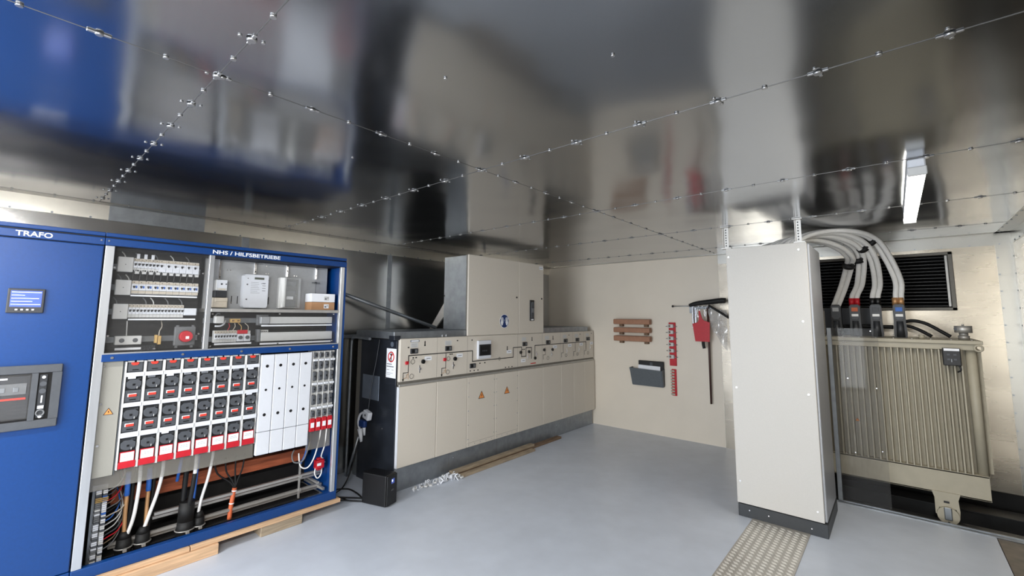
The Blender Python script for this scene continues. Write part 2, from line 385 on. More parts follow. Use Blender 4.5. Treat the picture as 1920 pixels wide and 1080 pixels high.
b=mb('blue');b.box(BX-.04,BX+.004,Y0,Y1,.1,.165,.006,2);part(b,'bottom_rail',t)
b=mb('alu');b.box(BX-.03,BX+.001,.413,.457,.165,2.07,.002);part(b,'post',t)
b=mb('alu');b.box(BX-.03,BX+.001,1.97,2.004,.165,2.07,.002);part(b,'post',t)
b=mb('alu');b.box(BX-.03,BX+.0,.972,1.003,1.40,2.07,.002);part(b,'post',t)
b=mb('blue');b.box(BX-.01,BX+.008,.447,1.972,1.352,1.396,.001);b.m('alu').box(BX-.03,BX+.003,.447,1.972,1.396,1.404)
b.m('chrome')
for y in (.495,.856,1.216,1.563,1.926): b.cyl((BX+.008,y,1.375),(BX+.012,y,1.375),.008,seg=12)
part(b,'mid_rail',t,'blue horizontal rail with bright screws')
b=mb('galvlt');b.box(-4.1,BX+.002,1.003,1.968,1.664,1.688,.002);part(b,'shelf',t)
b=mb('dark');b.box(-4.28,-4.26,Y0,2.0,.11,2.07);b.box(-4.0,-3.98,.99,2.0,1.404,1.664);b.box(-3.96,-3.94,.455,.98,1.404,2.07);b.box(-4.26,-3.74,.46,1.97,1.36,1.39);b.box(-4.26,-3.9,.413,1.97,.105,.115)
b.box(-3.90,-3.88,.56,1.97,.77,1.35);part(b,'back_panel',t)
b=mb('plategrey');b.box(-3.94,-3.92,1.004,1.955,1.688,2.068)
b.m('line')
for y in (1.19,1.232,1.46,1.70): b.box(-3.92,-3.9195,y,y+.006,1.73,1.79)
b.m('chrome')
for y,z in ((1.19,1.74),(1.45,1.73),(1.15,1.99),(1.17,1.99),(1.43,1.985),(1.45,1.985),(1.66,1.98),(1.68,1.98),(1.43,2.045)): b.discX(-3.917,y,z,.004,seg=8)
part(b,'meter_plate',t)
b=mb('chrome')
for y,z in ((1.098,1.915),(1.345,1.97),(1.595,1.965),(1.845,1.96)):
    b.box(-3.92,-3.905,y-.009,y+.009,z,2.066,.002)
b.m('line')
for y,z in ((1.098,1.925),(1.345,1.985),(1.595,2.01),(1.845,1.99)): b.box(-3.905,-3.9045,y-.003,y+.003,z,z+.012)
part(b,'mounting_strip',t,'bright slotted metal strips')
b=mb('galv')
for (ya,yb,z) in ((.465,.975,1.478),(1.003,1.36,1.60),(1.003,1.96,1.462),(.465,.96,1.955),(.465,.96,1.82),(.465,.96,1.66),(1.36,1.96,1.60)):
    b.box(-3.878,-3.868,ya,yb,z-.018,z+.018);b.box(-3.868,-3.8615,ya,yb,z+.012,z+.018);b.box(-3.868,-3.8615,ya,yb,z-.018,z-.012)
part(b,'din_rail',t)
b=mb('dgrey2')
for ya,yb in ((.58,.74),(1.0,1.05),(1.32,1.38)):
    b.box(-3.9,-3.83,ya,yb,1.405,1.41)
    for k in range(int((yb-ya)/.009)): b.box(-3.835,-3.83,ya+k*.009,ya+k*.009+.005,1.41,1.436)
part(b,'wiring_duct',t)
b=mb('panelgrey');b.box(BX-.03,BX-.02,.457,.56,.66,1.352);b.m('galv').box(BX-.034,BX-.02,.556,.562,.66,1.352)
b.m('chrome')
for y,z in ((.466,1.323),(.468,1.096),(.472,.849)): b.cyl((BX-.02,y,z),(BX-.012,y,z),.007,seg=12)
p=part(b,'blanking_plate',t)
b=MB();tri(b,(BX-.02,.508,1.046),.042,'X');part(b,'warning_label',p,'orange warning triangle sticker')
b=mb('plexi');b.box(-3.722,-3.719,.457,.972,1.404,2.065);b.m('chrome')
for y,z in ((.467,1.509),(.703,1.419),(.944,1.509),(.942,1.935),(.465,1.937)): b.cyl((-3.719,y,z),(-3.711,y,z),.006,seg=10)
part(b,'cover_sheet',t,'clear plastic cover sheet over the breaker rows')
b=mb('plexi');b.box(-3.722,-3.719,1.003,1.97,1.404,1.664);b.m('chrome')
for y,z in ((1.019,1.649),(1.48,1.652),(1.93,1.653),(1.019,1.42),(1.477,1.421),(1.924,1.426)): b.cyl((-3.719,y,z),(-3.711,y,z),.006,seg=10)
part(b,'cover_sheet',t,'clear plastic cover sheet below the meter shelf')
b=mb('shroud');b.box(-3.752,-3.749,.46,1.362,.575,.77);b.box(-3.752,-3.749,1.76,1.968,.535,.70);part(b,'shroud',t,'cloudy clear plastic shroud under the fuse switches')
# steel struts in the bottom
b=mb('galvlt')
for z,x in ((.298,-3.9),(.262,-3.94),(.183,-3.9),(.15,-3.94)): b.box(x-.012,x+.012,.82 if z>.25 else .6,1.985,z-.009,z+.009)
for y in (1.79,):
    b.box(-3.9,-3.885,y-.006,y+.006,.12,.42);b.cyl((-3.885,y,.298),(-3.87,y,.298),.014,seg=10);b.cyl((-3.885,y,.19),(-3.87,y,.19),.014,seg=10)
b.box(-4.15,-3.8,1.95,1.968,.16,.18);b.box(-4.15,-3.8,1.9,1.918,.225,.24)
part(b,'strut',t,'bright metal strut channels in the cabinet base')
b=mb('woodred');b.box(-4.16,-4.1,.62,1.93,.36,.455);tag(b.build('timber_beam'),'reddish brown wooden beam across the back of the blue cabinet base','beam')
# ---- terminal stack left
b=mb('galv').box(-3.86,-3.84,.49,.56,.12,.58)
for k in range(34):
    z=.135+k*.0125
    b.m(('white','offwhite','dgrey','bluecab','mgrey')[R.choice([0,0,1,2,4,3 if k>24 or k%7==0 else 2])]).box(-3.84,-3.80,.502,.528,z,z+.0105,.001)
    b.m(('white','offwhite','dgrey','bluecab','beige')[R.choice([0,1,2,2,3 if k>20 else 1])]).box(-3.84,-3.795,.534,.556,z,z+.0105,.001)
for z in (.49,.5,.51): b.m('gold').box(-3.8,-3.79,.5,.56,z,z+.004)
tag(b.build('terminal_stack'),'upright stack of blue and white rail terminals in the cabinet base','terminal block')
w=[];names=['grey','white','blue','brown','red']
for k in range(14):
    z=.2+k*.026+R.uniform(-.006,.006);mm=['mgrey','beige','offwhite','dgrey','woodold','black','bluecab','offwhite','red'][(k*4)%9]
    b=mb(mm);y1=.6+R.uniform(.0,.05)
    b.tube([(-3.82,.558,z),(-3.84,.585,z+.004),(-3.86,y1,z+.02),(-3.9,y1+.03,z+.07),(-3.98,y1+.02,z+.16)],.0038,6,5)
    tag(b.build('control_wire'),'thin curved wire beside the terminal stack, %s from the bottom'%ORD[k],'wire','thin wires beside the terminal stack')
# ---- power cables in the base
def cable(name,pts,r,mm,label,group=None,cat='cable',bands=None):
    b=mb(mm);b.tube(pts,r,10,7)
    o=tag(b.build(name),label,cat,group)
    for (pp,rr,bm_,nm,lb) in (bands or []):
        q=mb(bm_);q.tube(pp,rr,10,3);part(q,nm,o,lb)
    return o
cable('power_cable',[(-3.8,.706,.70),(-3.82,.712,.55),(-3.84,.708,.40),(-3.86,.70,.30),(-3.87,.675,.2)],.0105,'cable','leftmost thick white cable in the blue cabinet base','white cables in the blue cabinet base')
cable('power_cable',[(-3.8,.826,.68),(-3.82,.83,.58),(-3.84,.815,.45),(-3.86,.79,.33),(-3.88,.762,.2)],.0105,'cable','second thick white cable from the left in the blue cabinet base','white cables in the blue cabinet base')
cable('power_cable',[(-3.79,1.012,.68),(-3.8,1.015,.60),(-3.81,1.015,.53)],.012,'cable','short white cable end with black tail in the blue cabinet base','white cables in the blue cabinet base',
  bands=[([(-3.81,1.015,.535),(-3.83,1.01,.4),(-3.86,1.0,.25),(-3.88,.99,.15)],.014,'blackrub','tail','black tail')])
cable('power_cable',[(-3.8,1.115,.70),(-3.82,1.118,.6),(-3.84,1.105,.47),(-3.86,1.08,.33),(-3.88,1.07,.2)],.0098,'cable','rightmost thick white cable in the blue cabinet base','white cables in the blue cabinet base')
for y,l in ((.668,'left'),(.778,'right')):
    b=mb('copper');b.tube([(-3.87,y-.006,.49),(-3.88,y-.004,.35),(-3.88,y,.22)],.012,8,4);o=tag(b.build('earth_strip'),'bare brown braided conductor with blue sleeve, the %s one of two'%l,'cable','brown conductors with blue sleeves')
    q=mb('bluecab');q.cyl((-3.865,y-.008,.62),(-3.87,y-.006,.47),.0145,seg=12);part(q,'sleeve',o,'blue sleeve')
    cable('black_cable',[(-3.89,y+.022,.66),(-3.9,y+.024,.4),(-3.9,y+.01,.15)],.012,'blackrub','black cable beside the %s brown conductor'%l,'black cables in the blue cabinet base')
cable('black_cable',[(-3.9,.99,.62),(-3.91,.985,.4),(-3.9,.98,.15)],.016,'blackrub','thick black cable behind the cable boots in the cabinet base','black cables in the blue cabinet base')
cable('blue_core',[(-3.88,.95,.66),(-3.9,.935,.48)],.01,'bluecab','short blue cable core hanging under the shroud','blue cores in the blue cabinet base')
cable('blue_core',[(-3.88,1.05,.64),(-3.9,1.05,.45),(-3.91,1.045,.25)],.008,'bluecab','long blue cable core beside the rightmost white cable','blue cores in the blue cabinet base')
for i,(y,z,rr) in enumerate(((.67,.115,.042),(.765,.115,.042),(1.0,.115,.055),(1.08,.115,.036))):
    t=thing('cable_boot','%s black cable boot from the left with a metal clamp, on the cabinet base'%ORD[i],'cable boot',(-3.88,y,z),'black cable boots with clamps')
    b=mb('blackrub');b.cyl((-3.88,y,z),(-3.88,y,z+.09),rr,rr*.9,seg=18);b.cyl((-3.88,y,z+.09),(-3.88,y,z+(.22 if i==2 else .13)),rr*.9,rr*(.85 if i==2 else .5),seg=18);part(b,'sleeve',t)
    b=mb('galvlt');b.torus((-3.88,y,z+.035),(0,0,1),rr+.003,.004,24,6);b.box(-3.88+rr,-3.88+rr+.02,y-.01,y+.01,z+.02,z+.04,.002);part(b,'clamp',t)
t=thing('orange_sleeved_cable','orange sleeved cable with white bands standing in the cabinet base','cable',(-3.9,1.285,.115))
b=mb('orange');b.tube([(-3.9,1.283,.115),(-3.9,1.29,.22),(-3.9,1.305,.335)],.0155,12,4);part(b,'sleeve',t)
b=mb('paper');b.cyl((-3.9,1.2905,.222),(-3.9,1.2915,.23),.0175,seg=12);b.cyl((-3.9,1.303,.31),(-3.9,1.304,.318),.0175,seg=12);part(b,'band',t,'white band')
b=mb('blackrub')
for dy in (-.12,-.06,.0,.05): b.tube([(-3.9,1.305,.33),(-3.91,1.31+dy*.3,.38),(-3.93,1.31+dy,.46),(-3.93,1.31+dy*1.2,.56)],.006,8,4)
part(b,'core',t,'black fanned out cable cores')
# ---- fuse switch strips
def fuse_strip():
    t=thing('fuse_switch','-','fuse switch',(0,0,0),'large three pole fuse switches')
    W=.0985
    b=mb('offwhite');b.box(-.13,-.012,.0,.006,.685,1.346);b.box(-.13,-.012,W-.006,W,.685,1.346)
    b.box(-.015,-.002,.001,.0075,.685,1.346,.001)
    b.box(-.03,-.01,.01,.045,1.338,1.35,.003);b.box(-.03,-.01,.055,.09,1.338,1.35,.003);part(b,'frame',t)
    b=mb('dgrey2');b.box(-.12,-.03,.006,W-.006,.69,1.34);part(b,'housing',t)
    spans=((1.276,1.338,'top'),(1.088,1.247,'full'),(.905,1.06,'full'),(.786,.873,'low'))
    for z0,z1,kd in spans:
        b=mb('dgrey')
        if kd=='top':
            b.box(-.04,-.008,.012,W-.01,z0+.002,z1,.006,2);b.m('black').box(-.008,-.0075,.035,.067,z0+.012,z0+.018)
        else:
            zt=z1
            zc=zt-.052
            b.m('dgrey2').box(-.04,-.02,.01,W-.008,zt-.03,zt-.004,.004)
            b.m('dgrey2').box(-.03,-.008,.066,.084,zt-.024,zt-.008,.003)
            # rounded plug
            pts=[];b.m('dgrey')
            for k in range(13):
                a=PI+PI*k/12;pts.append((-.03,.048+.036*math.cos(a),zc+.004+.03*math.sin(a)*.9))
            pts+=[(-.03,.084,zc+.022),(-.03,.066,zc+.036),(-.03,.03,zc+.036),(-.03,.012,zc+.022)]
            b.prism(pts,(.03,0,0));b.m('black').box(-.0005,.0012,.042,.055,zc-.002,zc+.01);b.m('offwhite').box(-.004,.001,.064,.067,zc-.022,zc-.008)
            if kd=='full':
                b.m('dgrey').box(-.045,-.008,.01,W-.008,z0+.003,zc-.03,.006,2);b.m('black').box(-.0081,-.0073,.033,.066,z0+.014,z0+.021)
        c=part(b,'fuse_carrier',t)
        if kd=='full':
            q=mb('paper');q.box(-.01,-.006,.024,.068,z0+.036,z0+.055,.001);q.m('redtab').box(-.006,-.003,.028,.068,z0+.036,z0+.051,.001);part(q,'release_tab',c,'red tab with white edge')
        if kd=='top':
            q=mb('redtab');q.box(-.012,-.004,.028,.066,z1-.012,z1+.0,.001);q.box(-.012,-.004,.034,.06,z1-.017,z1-.012);part(q,'release_tab',c,'red tab')
    for z0,z1 in ((1.249,1.275),(1.061,1.087),(.874,.904)):
        b=mb('white');b.box(-.02,-.001,.008,W-.001,z0,z1,.003,2);part(b,'cross_bar',t,'white cross bar')
    b=mb('red');b.box(-.03,-.004,.008,W-.004,.688,.728,.004,2);b.box(-.02,-.006,.014,W-.012,.728,.788,.001);part(b,'base_cover',t,'red base cover')
    b=mb('paper');b.box(-.0062,-.0045,.018,W-.016,.731,.783);b.m('ink');b.box(-.0045,-.0042,.03,W-.03,.765,.767);b.box(-.0045,-.0042,.026,W-.026,.755,.757);part(b,'label_card',t,'white label card with red rim')
    return t
fs=fuse_strip()
for i in range(8):
    lab='%s large dark grey three pole fuse switch from the left, red base'%ORD[i]
    loc=(BX,.566+.0985*i,0)
    if i==0: o=fs;fs.location=loc;fs['label']=lab
    else: o=dup(fs,loc,lab,'large three pole fuse switches')
    if i in (0,1,3,4,5,6):
        b=mb('white');b.box(loc[0]-.015,loc[0]-.001,loc[1]+.018,loc[1]+.056,1.236,1.2495,.001);c=b.build('marker_tab',None,origin=loc);c.parent=o;c.location=(0,0,0)
    if i in (2,7):
        zz=.864 if i==2 else 1.05
        b=mb('white');b.box(loc[0]-.015,loc[0]-.001,loc[1]+.018,loc[1]+.056,zz,zz+.012,.001);c=b.build('marker_tab',None,origin=loc);c.parent=o;c.location=(0,0,0)
# blank covers
def blank():
    t=thing('blank_cover','-','blank cover',(0,0,0),'tall white blank covers')
    b=mb('white');b.box(-.03,0,.002,.0965,.762,1.338,.003);b.m('black')
    for z,r in ((1.251,.0115),(1.072,.009),(.886,.0115)): b.cyl((-.0,.046,z),(.0008,.046,z),r,seg=18)
    part(b,'upper_panel',t)
    b=mb('white');b.box(-.03,-.001,.002,.0965,.592,.758,.003);part(b,'lower_panel',t);return t
bl=blank()
for i in range(4):
    lab='%s tall white blank cover with three black holes, counted from the fuse switches'%ORD[i];loc=(BX,1.36+.0985*i,0)
    if i==0: bl.location=loc;bl['label']=lab
    else: dup(bl,loc,lab,'tall white blank covers')
# small strips
def small():
    t=thing('small_fuse_switch','-','fuse switch',(0,0,0),'small narrow fuse switches')
    b=mb('offwhite');b.box(-.1,-.02,.0,.0465,.70,1.343);b.box(-.02,-.004,.0,.004,.79,1.343);part(b,'frame',t)
    for z0,z1 in ((1.285,1.335),(1.19,1.26),(1.095,1.18),(1.0,1.06),(.90,.99),(.80,.862)):
        b=mb('dgrey');b.box(-.02,.0,.008,.04,z0+.004,z1-.004,.01,3);b.m('black').box(0,.001,.018,.028,(z0+z1)/2-.006,(z0+z1)/2+.006);part(b,'fuse_carrier',t)
    for z in (1.27,1.075,.878):
        b=mb('white');b.box(-.02,.006,.004,.044,z-.009,z+.009,.003);part(b,'cross_bar',t,'white cross bar')
    b=mb('red');b.box(-.03,.002,.002,.0445,.69,.795,.005,2);part(b,'base_cover',t,'red base cover')
    b=mb('paper');b.box(.002,.003,.008,.036,.722,.762);part(b,'label_card',t)
    return t
sm=small()
for i in range(4):
    lab='%s small narrow grey fuse switch from the blank covers, red base'%ORD[i];loc=(BX,1.762+.0492*i,0)
    if i==0: sm.location=loc;sm['label']=lab
    else: dup(sm,loc,lab,'small narrow fuse switches')
# wires below the small switches and the red box
cable('thin_wire',[(-3.75,1.80,.70),(-3.76,1.80,.6),(-3.78,1.785,.5),(-3.8,1.76,.44),(-3.83,1.71,.44),(-3.85,1.7,.49),(-3.86,1.72,.53)],.0055,'mgrey','grey wire looping below the first small fuse switch','wires under the small fuse switches',cat='wire')
cable('thin_wire',[(-3.74,1.88,.70),(-3.76,1.875,.58),(-3.78,1.85,.45),(-3.8,1.81,.38),(-3.82,1.76,.40),(-3.84,1.75,.5)],.0055,'cable','white wire hanging in a long loop below the small fuse switches','wires under the small fuse switches',cat='wire')
cable('thin_wire',[(-3.74,1.93,.70),(-3.76,1.93,.55),(-3.8,1.925,.45),(-3.82,1.95,.42)],.0055,'cable','white wire running down into the small red box','wires under the small fuse switches',cat='wire')
cable('thin_wire',[(-3.82,1.945,.35),(-3.82,1.94,.29),(-3.82,1.91,.265),(-3.82,1.885,.31),(-3.82,1.89,.36)],.005,'cable','white wire loop hanging under the small red box','wires under the small fuse switches',cat='wire')
cable('blue_core',[(-3.86,1.83,.6),(-3.87,1.82,.48),(-3.88,1.79,.4)],.007,'bluecab','blue cable core below the small fuse switches','blue cores in the blue cabinet base')
t=thing('red_junction_box','small red box with white label hanging low on the right cabinet post','box',(-3.82,1.92,.35))
b=mb('red');b.box(-3.85,-3.80,1.885,1.958,.345,.415,.006,2);b.box(-3.84,-3.81,1.9,1.94,.415,.432,.004);b.box(-3.84,-3.81,1.9,1.94,.33,.345,.004);part(b,'body',t)
b=mb('paper');b.box(-3.80,-3.799,1.893,1.928,.37,.392);part(b,'label_card',t)
b=mb('chrome');b.cyl((-3.82,1.957,.385),(-3.82,1.972,.385),.008,seg=10);part(b,'gland',t)
# ---- modular breakers
FX=-3.80
def breaker(w,kind):
    b=mb('offwhite')
    b.box(-.055,-.012,.0004,w-.0004,.0,.088,.001)           # body
    b.m('beige').box(-.03,-.008,.0006,w-.0006,.067,.086,.001)
    b.m('white').box(-.02,.0,.0005,w-.0005,.024,.066,.0015)
    b.m('black').cyl((-.006,w*.35,.077),(-.0075,w*.35,.077),.0028,seg=8)
    tw=min(w*.62,.012)
    b.m('black').box(-.002,.008,w*.18,w*.18+tw,.044,.053,.001);b.m('dgrey2').box(-.002,.0009,w*.25,w*.25+tw*.7,.037,.045)
    if kind=='rcd': b.m('bluecab').box(0,.002,w*.55,w*.8,.038,.054,.001);b.m('beige').box(-.02,-.004,.0006,w-.0006,.004,.022,.001)
    if kind=='low': b.m('white').box(-.02,-.001,.001,w-.001,.004,.024,.001)
    return b
def place(proto,n,y,z,w,g,fmt,start=0,x=FX):
    for i in range(n):
        o=proto if i==0 else proto.copy()
        if i: C.objects.link(o)
        o.location=(x,y+w*i,z);tag(o,fmt%ORD[i+start],'circuit breaker',g)
m_=.0193
p=breaker(m_,'mcb').build('circuit_breaker',None,origin=(0,0,0));place(p,7,.570,1.928,m_,'narrow circuit breakers in the top row','%s narrow white circuit breaker from the left in the top row')
p=breaker(2*m_,'low').build('circuit_breaker',None,origin=(0,0,0));place(p,6,.570+7*m_,1.928,2*m_,'wide circuit breakers in the top row','%s double width white circuit breaker in the top row, after the narrow ones')
p=breaker(.0372,'rcd').build('residual_current_breaker',None,origin=(0,0,0));place(p,10,.570,1.778,.0372,'blue button breakers in the second row','%s white breaker with blue button from the left in the second row')
p=breaker(.0188,'mcb').build('circuit_breaker',None,origin=(0,0,0));place(p,16,.566,1.622,.0188,'narrow circuit breakers in the third row','%s narrow white circuit breaker from the left in the third row')
p=breaker(.0185,'mcb').build('circuit_breaker',None,origin=(0,0,0));place(p,8,1.065,1.438,.0185,'narrow circuit breakers under the meter shelf','%s narrow white circuit breaker from the left under the meter shelf')
for i,(y,l) in enumerate(((.583,'left'),(.622,'middle'),(.66,'right'))):
    b=mb('white');b.box(-3.81,-3.80,y,y+.016,2.012,2.045,.001);tag(b.build('marker_flag'),'small white marker flag on the top breaker row, %s of three'%l,'marker','white marker flags')
# black bus wires & drop tabs between rows 1 and 2
for i in range(10):
    y=.574+i*.0372
    b=mb('black');b.tube([(-3.815,y,1.935),(-3.81,y-.001,1.90),(-3.812,y-.003,1.862)],.0042,6,2);tag(b.build('jumper_wire'),'%s short black upright wire from the left between the first two breaker rows'%ORD[i],'wire','black jumper wires')
    b=mb('offwhite');b.box(-3.83,-3.812,y+.007,y+.031,1.912,1.94,.002);tag(b.build('terminal_shield'),'%s pale terminal shield from the left under the top breaker row'%ORD[i],'terminal shield','pale terminal shields')
for z,(ya,yb) ,nm in ((1.920,(.49,.568),'first'),(1.769,(.489,.568),'second'),(1.613,(.489,.564),'third')):
    b=mb('offwhite');b.box(-3.83,-3.795,ya,yb,z,z+.098,.003);b.m('black').discX(-3.7945,(ya+yb)/2,z+.048,.003,.001,8);tag(b.build('blank_module'),'square light grey blanking module left of the %s breaker row'%nm,'blanking module','square blanking modules')
b=mb('white');b.box(-3.82,-3.80,.868,.942,1.638,1.688,.003);tag(b.build('row_cover'),'white blank cover at the right end of the third breaker row','cover')
for (ya,yb,z0,z1,l) in ((.569,.937,1.762,1.772,'under the second breaker row'),(.569,.937,1.605,1.615,'under the third breaker row'),(.518,.649,1.413,1.427,'under the double socket'),(1.067,1.315,1.421,1.434,'under the breakers below the meter shelf'),(1.379,1.961,1.553,1.565,'under the upper duct cover'),(1.377,1.956,1.410,1.424,'under the lower duct cover')):
    b=mb('paper');b.box(-3.803,-3.80,ya,yb,z0,z1);tag(b.build('label_strip'),'thin white label strip '+l,'label strip','white label strips')
for i,(y,z,k) in enumerate(((.53,2.03,0),(.6,2.03,0),(.70,2.03,0),(.79,2.03,0),(.88,2.03,0),(.52,1.88,1),(.56,1.88,1),(.51,1.73,2),(.66,1.73,2),(.70,1.73,2),(.78,1.73,2),(.86,1.73,2))):
    b=mb('mgrey' if i%3 else 'offwhite');b.tube([(-3.83,y,z-.03),(-3.83,y-.004,z),(-3.86,y-.016,z+.025)],.0035,6,4)
    tag(b.build('feed_wire'),'grey feed wire curving into the %s breaker row, %s along it'%(ORD[k],ORD[[0,1,2,3,4,0,1,0,1,2,3,4][i]]),'wire','grey feed wires above the breaker rows')
t=thing('double_socket','white double power socket on the rail at the lower left of the breakers','socket',(-3.82,.582,1.446))
b=mb('offwhite');b.box(-3.85,-3.80,.515,.649,1.446,1.503,.004,2);part(b,'housing',t)
for y in (.548,.616):
    b=mb('dgrey');b.cyl((-3.80,y,1.474),(-3.799,y,1.474),.014,seg=16);b.m('chrome').cyl((-3.799,y,1.466),(-3.797,y,1.466),.003,seg=8).cyl((-3.799,y,1.482),(-3.797,y,1.482),.003,seg=8);part(b,'outlet',t)
b=mb('gold');b.box(-3.85,-3.81,.722,.735,1.45,1.505,.002);b.box(-3.85,-3.81,.738,.755,1.44,1.498,.002);b.m('beige').tube([(-3.82,.742,1.498),(-3.83,.745,1.53),(-3.85,.76,1.56),(-3.88,.76,1.60)],.003,6,4);tag(b.build('brass_terminal'),'yellow brown rail terminal between double socket and red socket','terminal')
b=mb('offwhite').tube([(-3.83,.57,1.60),(-3.83,.572,1.55),(-3.84,.575,1.50)],.0035,6,4);tag(b.build('feed_wire'),'white wire dropping into the double socket','wire')
t=thing('industrial_socket','round red industrial socket on a grey plate in the breaker compartment','socket',(-3.84,.893,1.42))
b=mb('mgrey');b.box(-3.855,-3.83,.83,.955,1.425,1.558,.006,2);
for y in (.84,.93): b.box(-3.85,-3.835,y,y+.014,1.558,1.568);b.box(-3.85,-3.835,y,y+.014,1.41,1.425)
part(b,'mount_plate',t)
b=mb('mgrey');b.cyl((-3.83,.893,1.49),(-3.815,.893,1.49),.047,seg=28);part(b,'collar',t)
b=mb('red');b.cyl((-3.815,.893,1.49),(-3.79,.893,1.49),.042,.036,seg=28);part(b,'cap',t)
b=mb('paper');b.box(-3.79,-3.789,.888,.908,1.473,1.492);part(b,'label_card',t)
# below meter shelf
b=mb('offwhite');b.box(-3.85,-3.80,1.062,1.12,1.58,1.634,.006,2);b.m('mgrey').torus((-3.83,1.088,1.636),(1,0,0),.016,.004,14,6,0,PI);tag(b.build('adapter_plug'),'small white plug unit on the rail under the small meter','plug')
b=mb('gold');b.box(-3.85,-3.81,1.166,1.234,1.584,1.614,.003);b.m('woodold').box(-3.81,-3.809,1.175,1.19,1.594,1.604).box(-3.81,-3.809,1.21,1.225,1.594,1.604);tag(b.build('brass_terminal'),'yellow brown rail terminal under the meter shelf','terminal')
b=mb('mgrey');b.box(-3.86,-3.83,1.357,1.44,1.561,1.646,.003);b.m('plategrey').box(-3.83,-3.79,1.37,1.438,1.575,1.63,.004);tag(b.build('relay_box'),'pale translucent relay box at the left end of the upper duct cover','relay')
b=mb('offwhite');b.box(-3.85,-3.80,1.44,1.961,1.574,1.630,.003);tag(b.build('duct_cover'),'long light grey duct cover, the upper of two','duct cover','long grey duct covers')
b=mb('offwhite');b.box(-3.85,-3.80,1.382,1.967,1.436,1.505,.003);tag(b.build('duct_cover'),'long light grey duct cover, the lower of two','duct cover','long grey duct covers')
b=mb('mgrey');b.box(-3.86,-3.80,1.358,1.378,1.432,1.53,.002);b.m('offwhite').box(-3.85,-3.83,1.38,1.445,1.505,1.525,.001);b.m('black')
for k in range(4): b.box(-3.83,-3.829,1.386+k*.014,1.394+k*.014,1.510,1.516)
tag(b.build('end_stop'),'grey end stop with small terminal at the left end of the lower duct cover','end stop')
for i,y in enumerate((1.2145,1.262)):
    t=thing('rotary_breaker','white motor breaker with round dial, the %s of two'%('left','right')[i],'circuit breaker',(-3.82,y+.022,1.44),'motor breakers with dials')
    b=mb('white');b.box(-3.85,-3.80,y,y+.0455,1.442,1.497,.002);b.m('offwhite').box(-3.85,-3.81,y,y+.0455,1.497,1.522,.001);part(b,'housing',t)
    b=mb('dgrey');b.cyl((-3.80,y+.022,1.472),(-3.792,y+.022,1.472),.014,seg=16);part(b,'dial',t)
b=mb('red');b.box(-3.808,-3.798,1.214,1.284,1.5,1.528,.002);tag(b.build('red_marker'),'red marker clipped above the two dial breakers','marker')
b=mb('white').tube([(-3.81,1.065,1.56),(-3.81,1.10,1.56),(-3.82,1.125,1.575),(-3.84,1.14,1.6)],.006,6,4);tag(b.build('feed_wire'),'short flat white lead below the small plug unit','wire')
for i,(ya,yb) in enumerate(((1.16,1.155),(1.2,1.19),(1.225,1.25),(1.27,1.30))):
    b=mb(['red','beige','gold','beige'][i]).tube([(-3.83,ya,1.58),(-3.83,(ya+yb)/2+.01,1.555),(-3.84,yb,1.52)],.003,6,4);tag(b.build('feed_wire'),['red','pale','yellow brown','cream'][i]+' thin wire between terminal and dial breakers under the meter shelf','wire')
# meters
t=thing('tariff_switch','small tariff control meter with dark middle window, left on the meter shelf','meter',(-3.88,1.1,1.697))
b=mb('offwhite');b.box(-3.92,-3.855,1.065,1.14,1.826,1.908,.004,2);b.m('white').box(-3.855,-3.852,1.07,1.137,1.845,1.905);b.m('beige').box(-3.855,-3.852,1.085,1.125,1.83,1.84);b.m('dgrey').discX(-3.85,1.10,1.875,.007,.002,12).discX(-3.85,1.13,1.875,.005,.002,12);part(b,'head',t)
b=mb('dgrey2');b.box(-3.92,-3.858,1.062,1.14,1.775,1.826,.003);part(b,'window',t)
b=mb('beige');b.box(-3.92,-3.852,1.046,1.149,1.697,1.772,.005,2);b.box(-3.852,-3.846,1.066,1.146,1.742,1.77,.002);part(b,'terminal_cover',t)
t=thing('electricity_meter','large white electricity meter with small display in the middle of the shelf','meter',(-3.88,1.34,1.698))
b=mb('white');b.prism([(-3.85,1.262,1.70),(-3.85,1.42,1.70),(-3.85,1.43,1.712),(-3.85,1.43,1.955),(-3.85,1.424,1.962),(-3.85,1.262,1.962),(-3.85,1.252,1.95),(-3.85,1.252,1.712)],(-.07,0,0));part(b,'housing',t)
b=mb('lcd');b.box(-3.85,-3.8485,1.325,1.396,1.925,1.942);part(b,'display',t,'grey display window')
b=mb('mgrey')
for (y,z,r) in ((1.275,1.882,.006),(1.275,1.765,.006),(1.278,1.93,.004)): b.cyl((-3.85,y,z),(-3.848,y,z),r,seg=12)
part(b,'button',t)
b=mb('ink')
for k in range(7): b.box(-3.85,-3.8495,1.30,1.34+R.uniform(0,.03),1.90-k*.014,1.902-k*.014);
for k in range(4): b.box(-3.85,-3.8495,1.385,1.41,1.895-k*.02,1.899-k*.02)
b.box(-3.85,-3.8495,1.375,1.405,1.892,1.896);part(b,'print',t)
b=mb('dgrey');b.cyl((-3.88,1.43,1.925),(-3.88,1.443,1.925),.006,seg=8);b.cyl((-3.88,1.43,1.77),(-3.88,1.441,1.77),.006,seg=8);part(b,'seal',t)
t=thing('covered_meter','meter under a pale translucent cover, right of the large white meter','meter',(-3.88,1.61,1.70))
b=mb('offwhite');b.prism([(-3.92,1.53,1.70),(-3.87,1.535,1.70),(-3.85,1.56,1.71),(-3.85,1.56,1.955),(-3.87,1.53,1.955),(-3.92,1.525,1.955)],(0,.01,0));b.box(-3.92,-3.885,1.53,1.69,1.70,1.957,.004);part(b,'back_box',t)
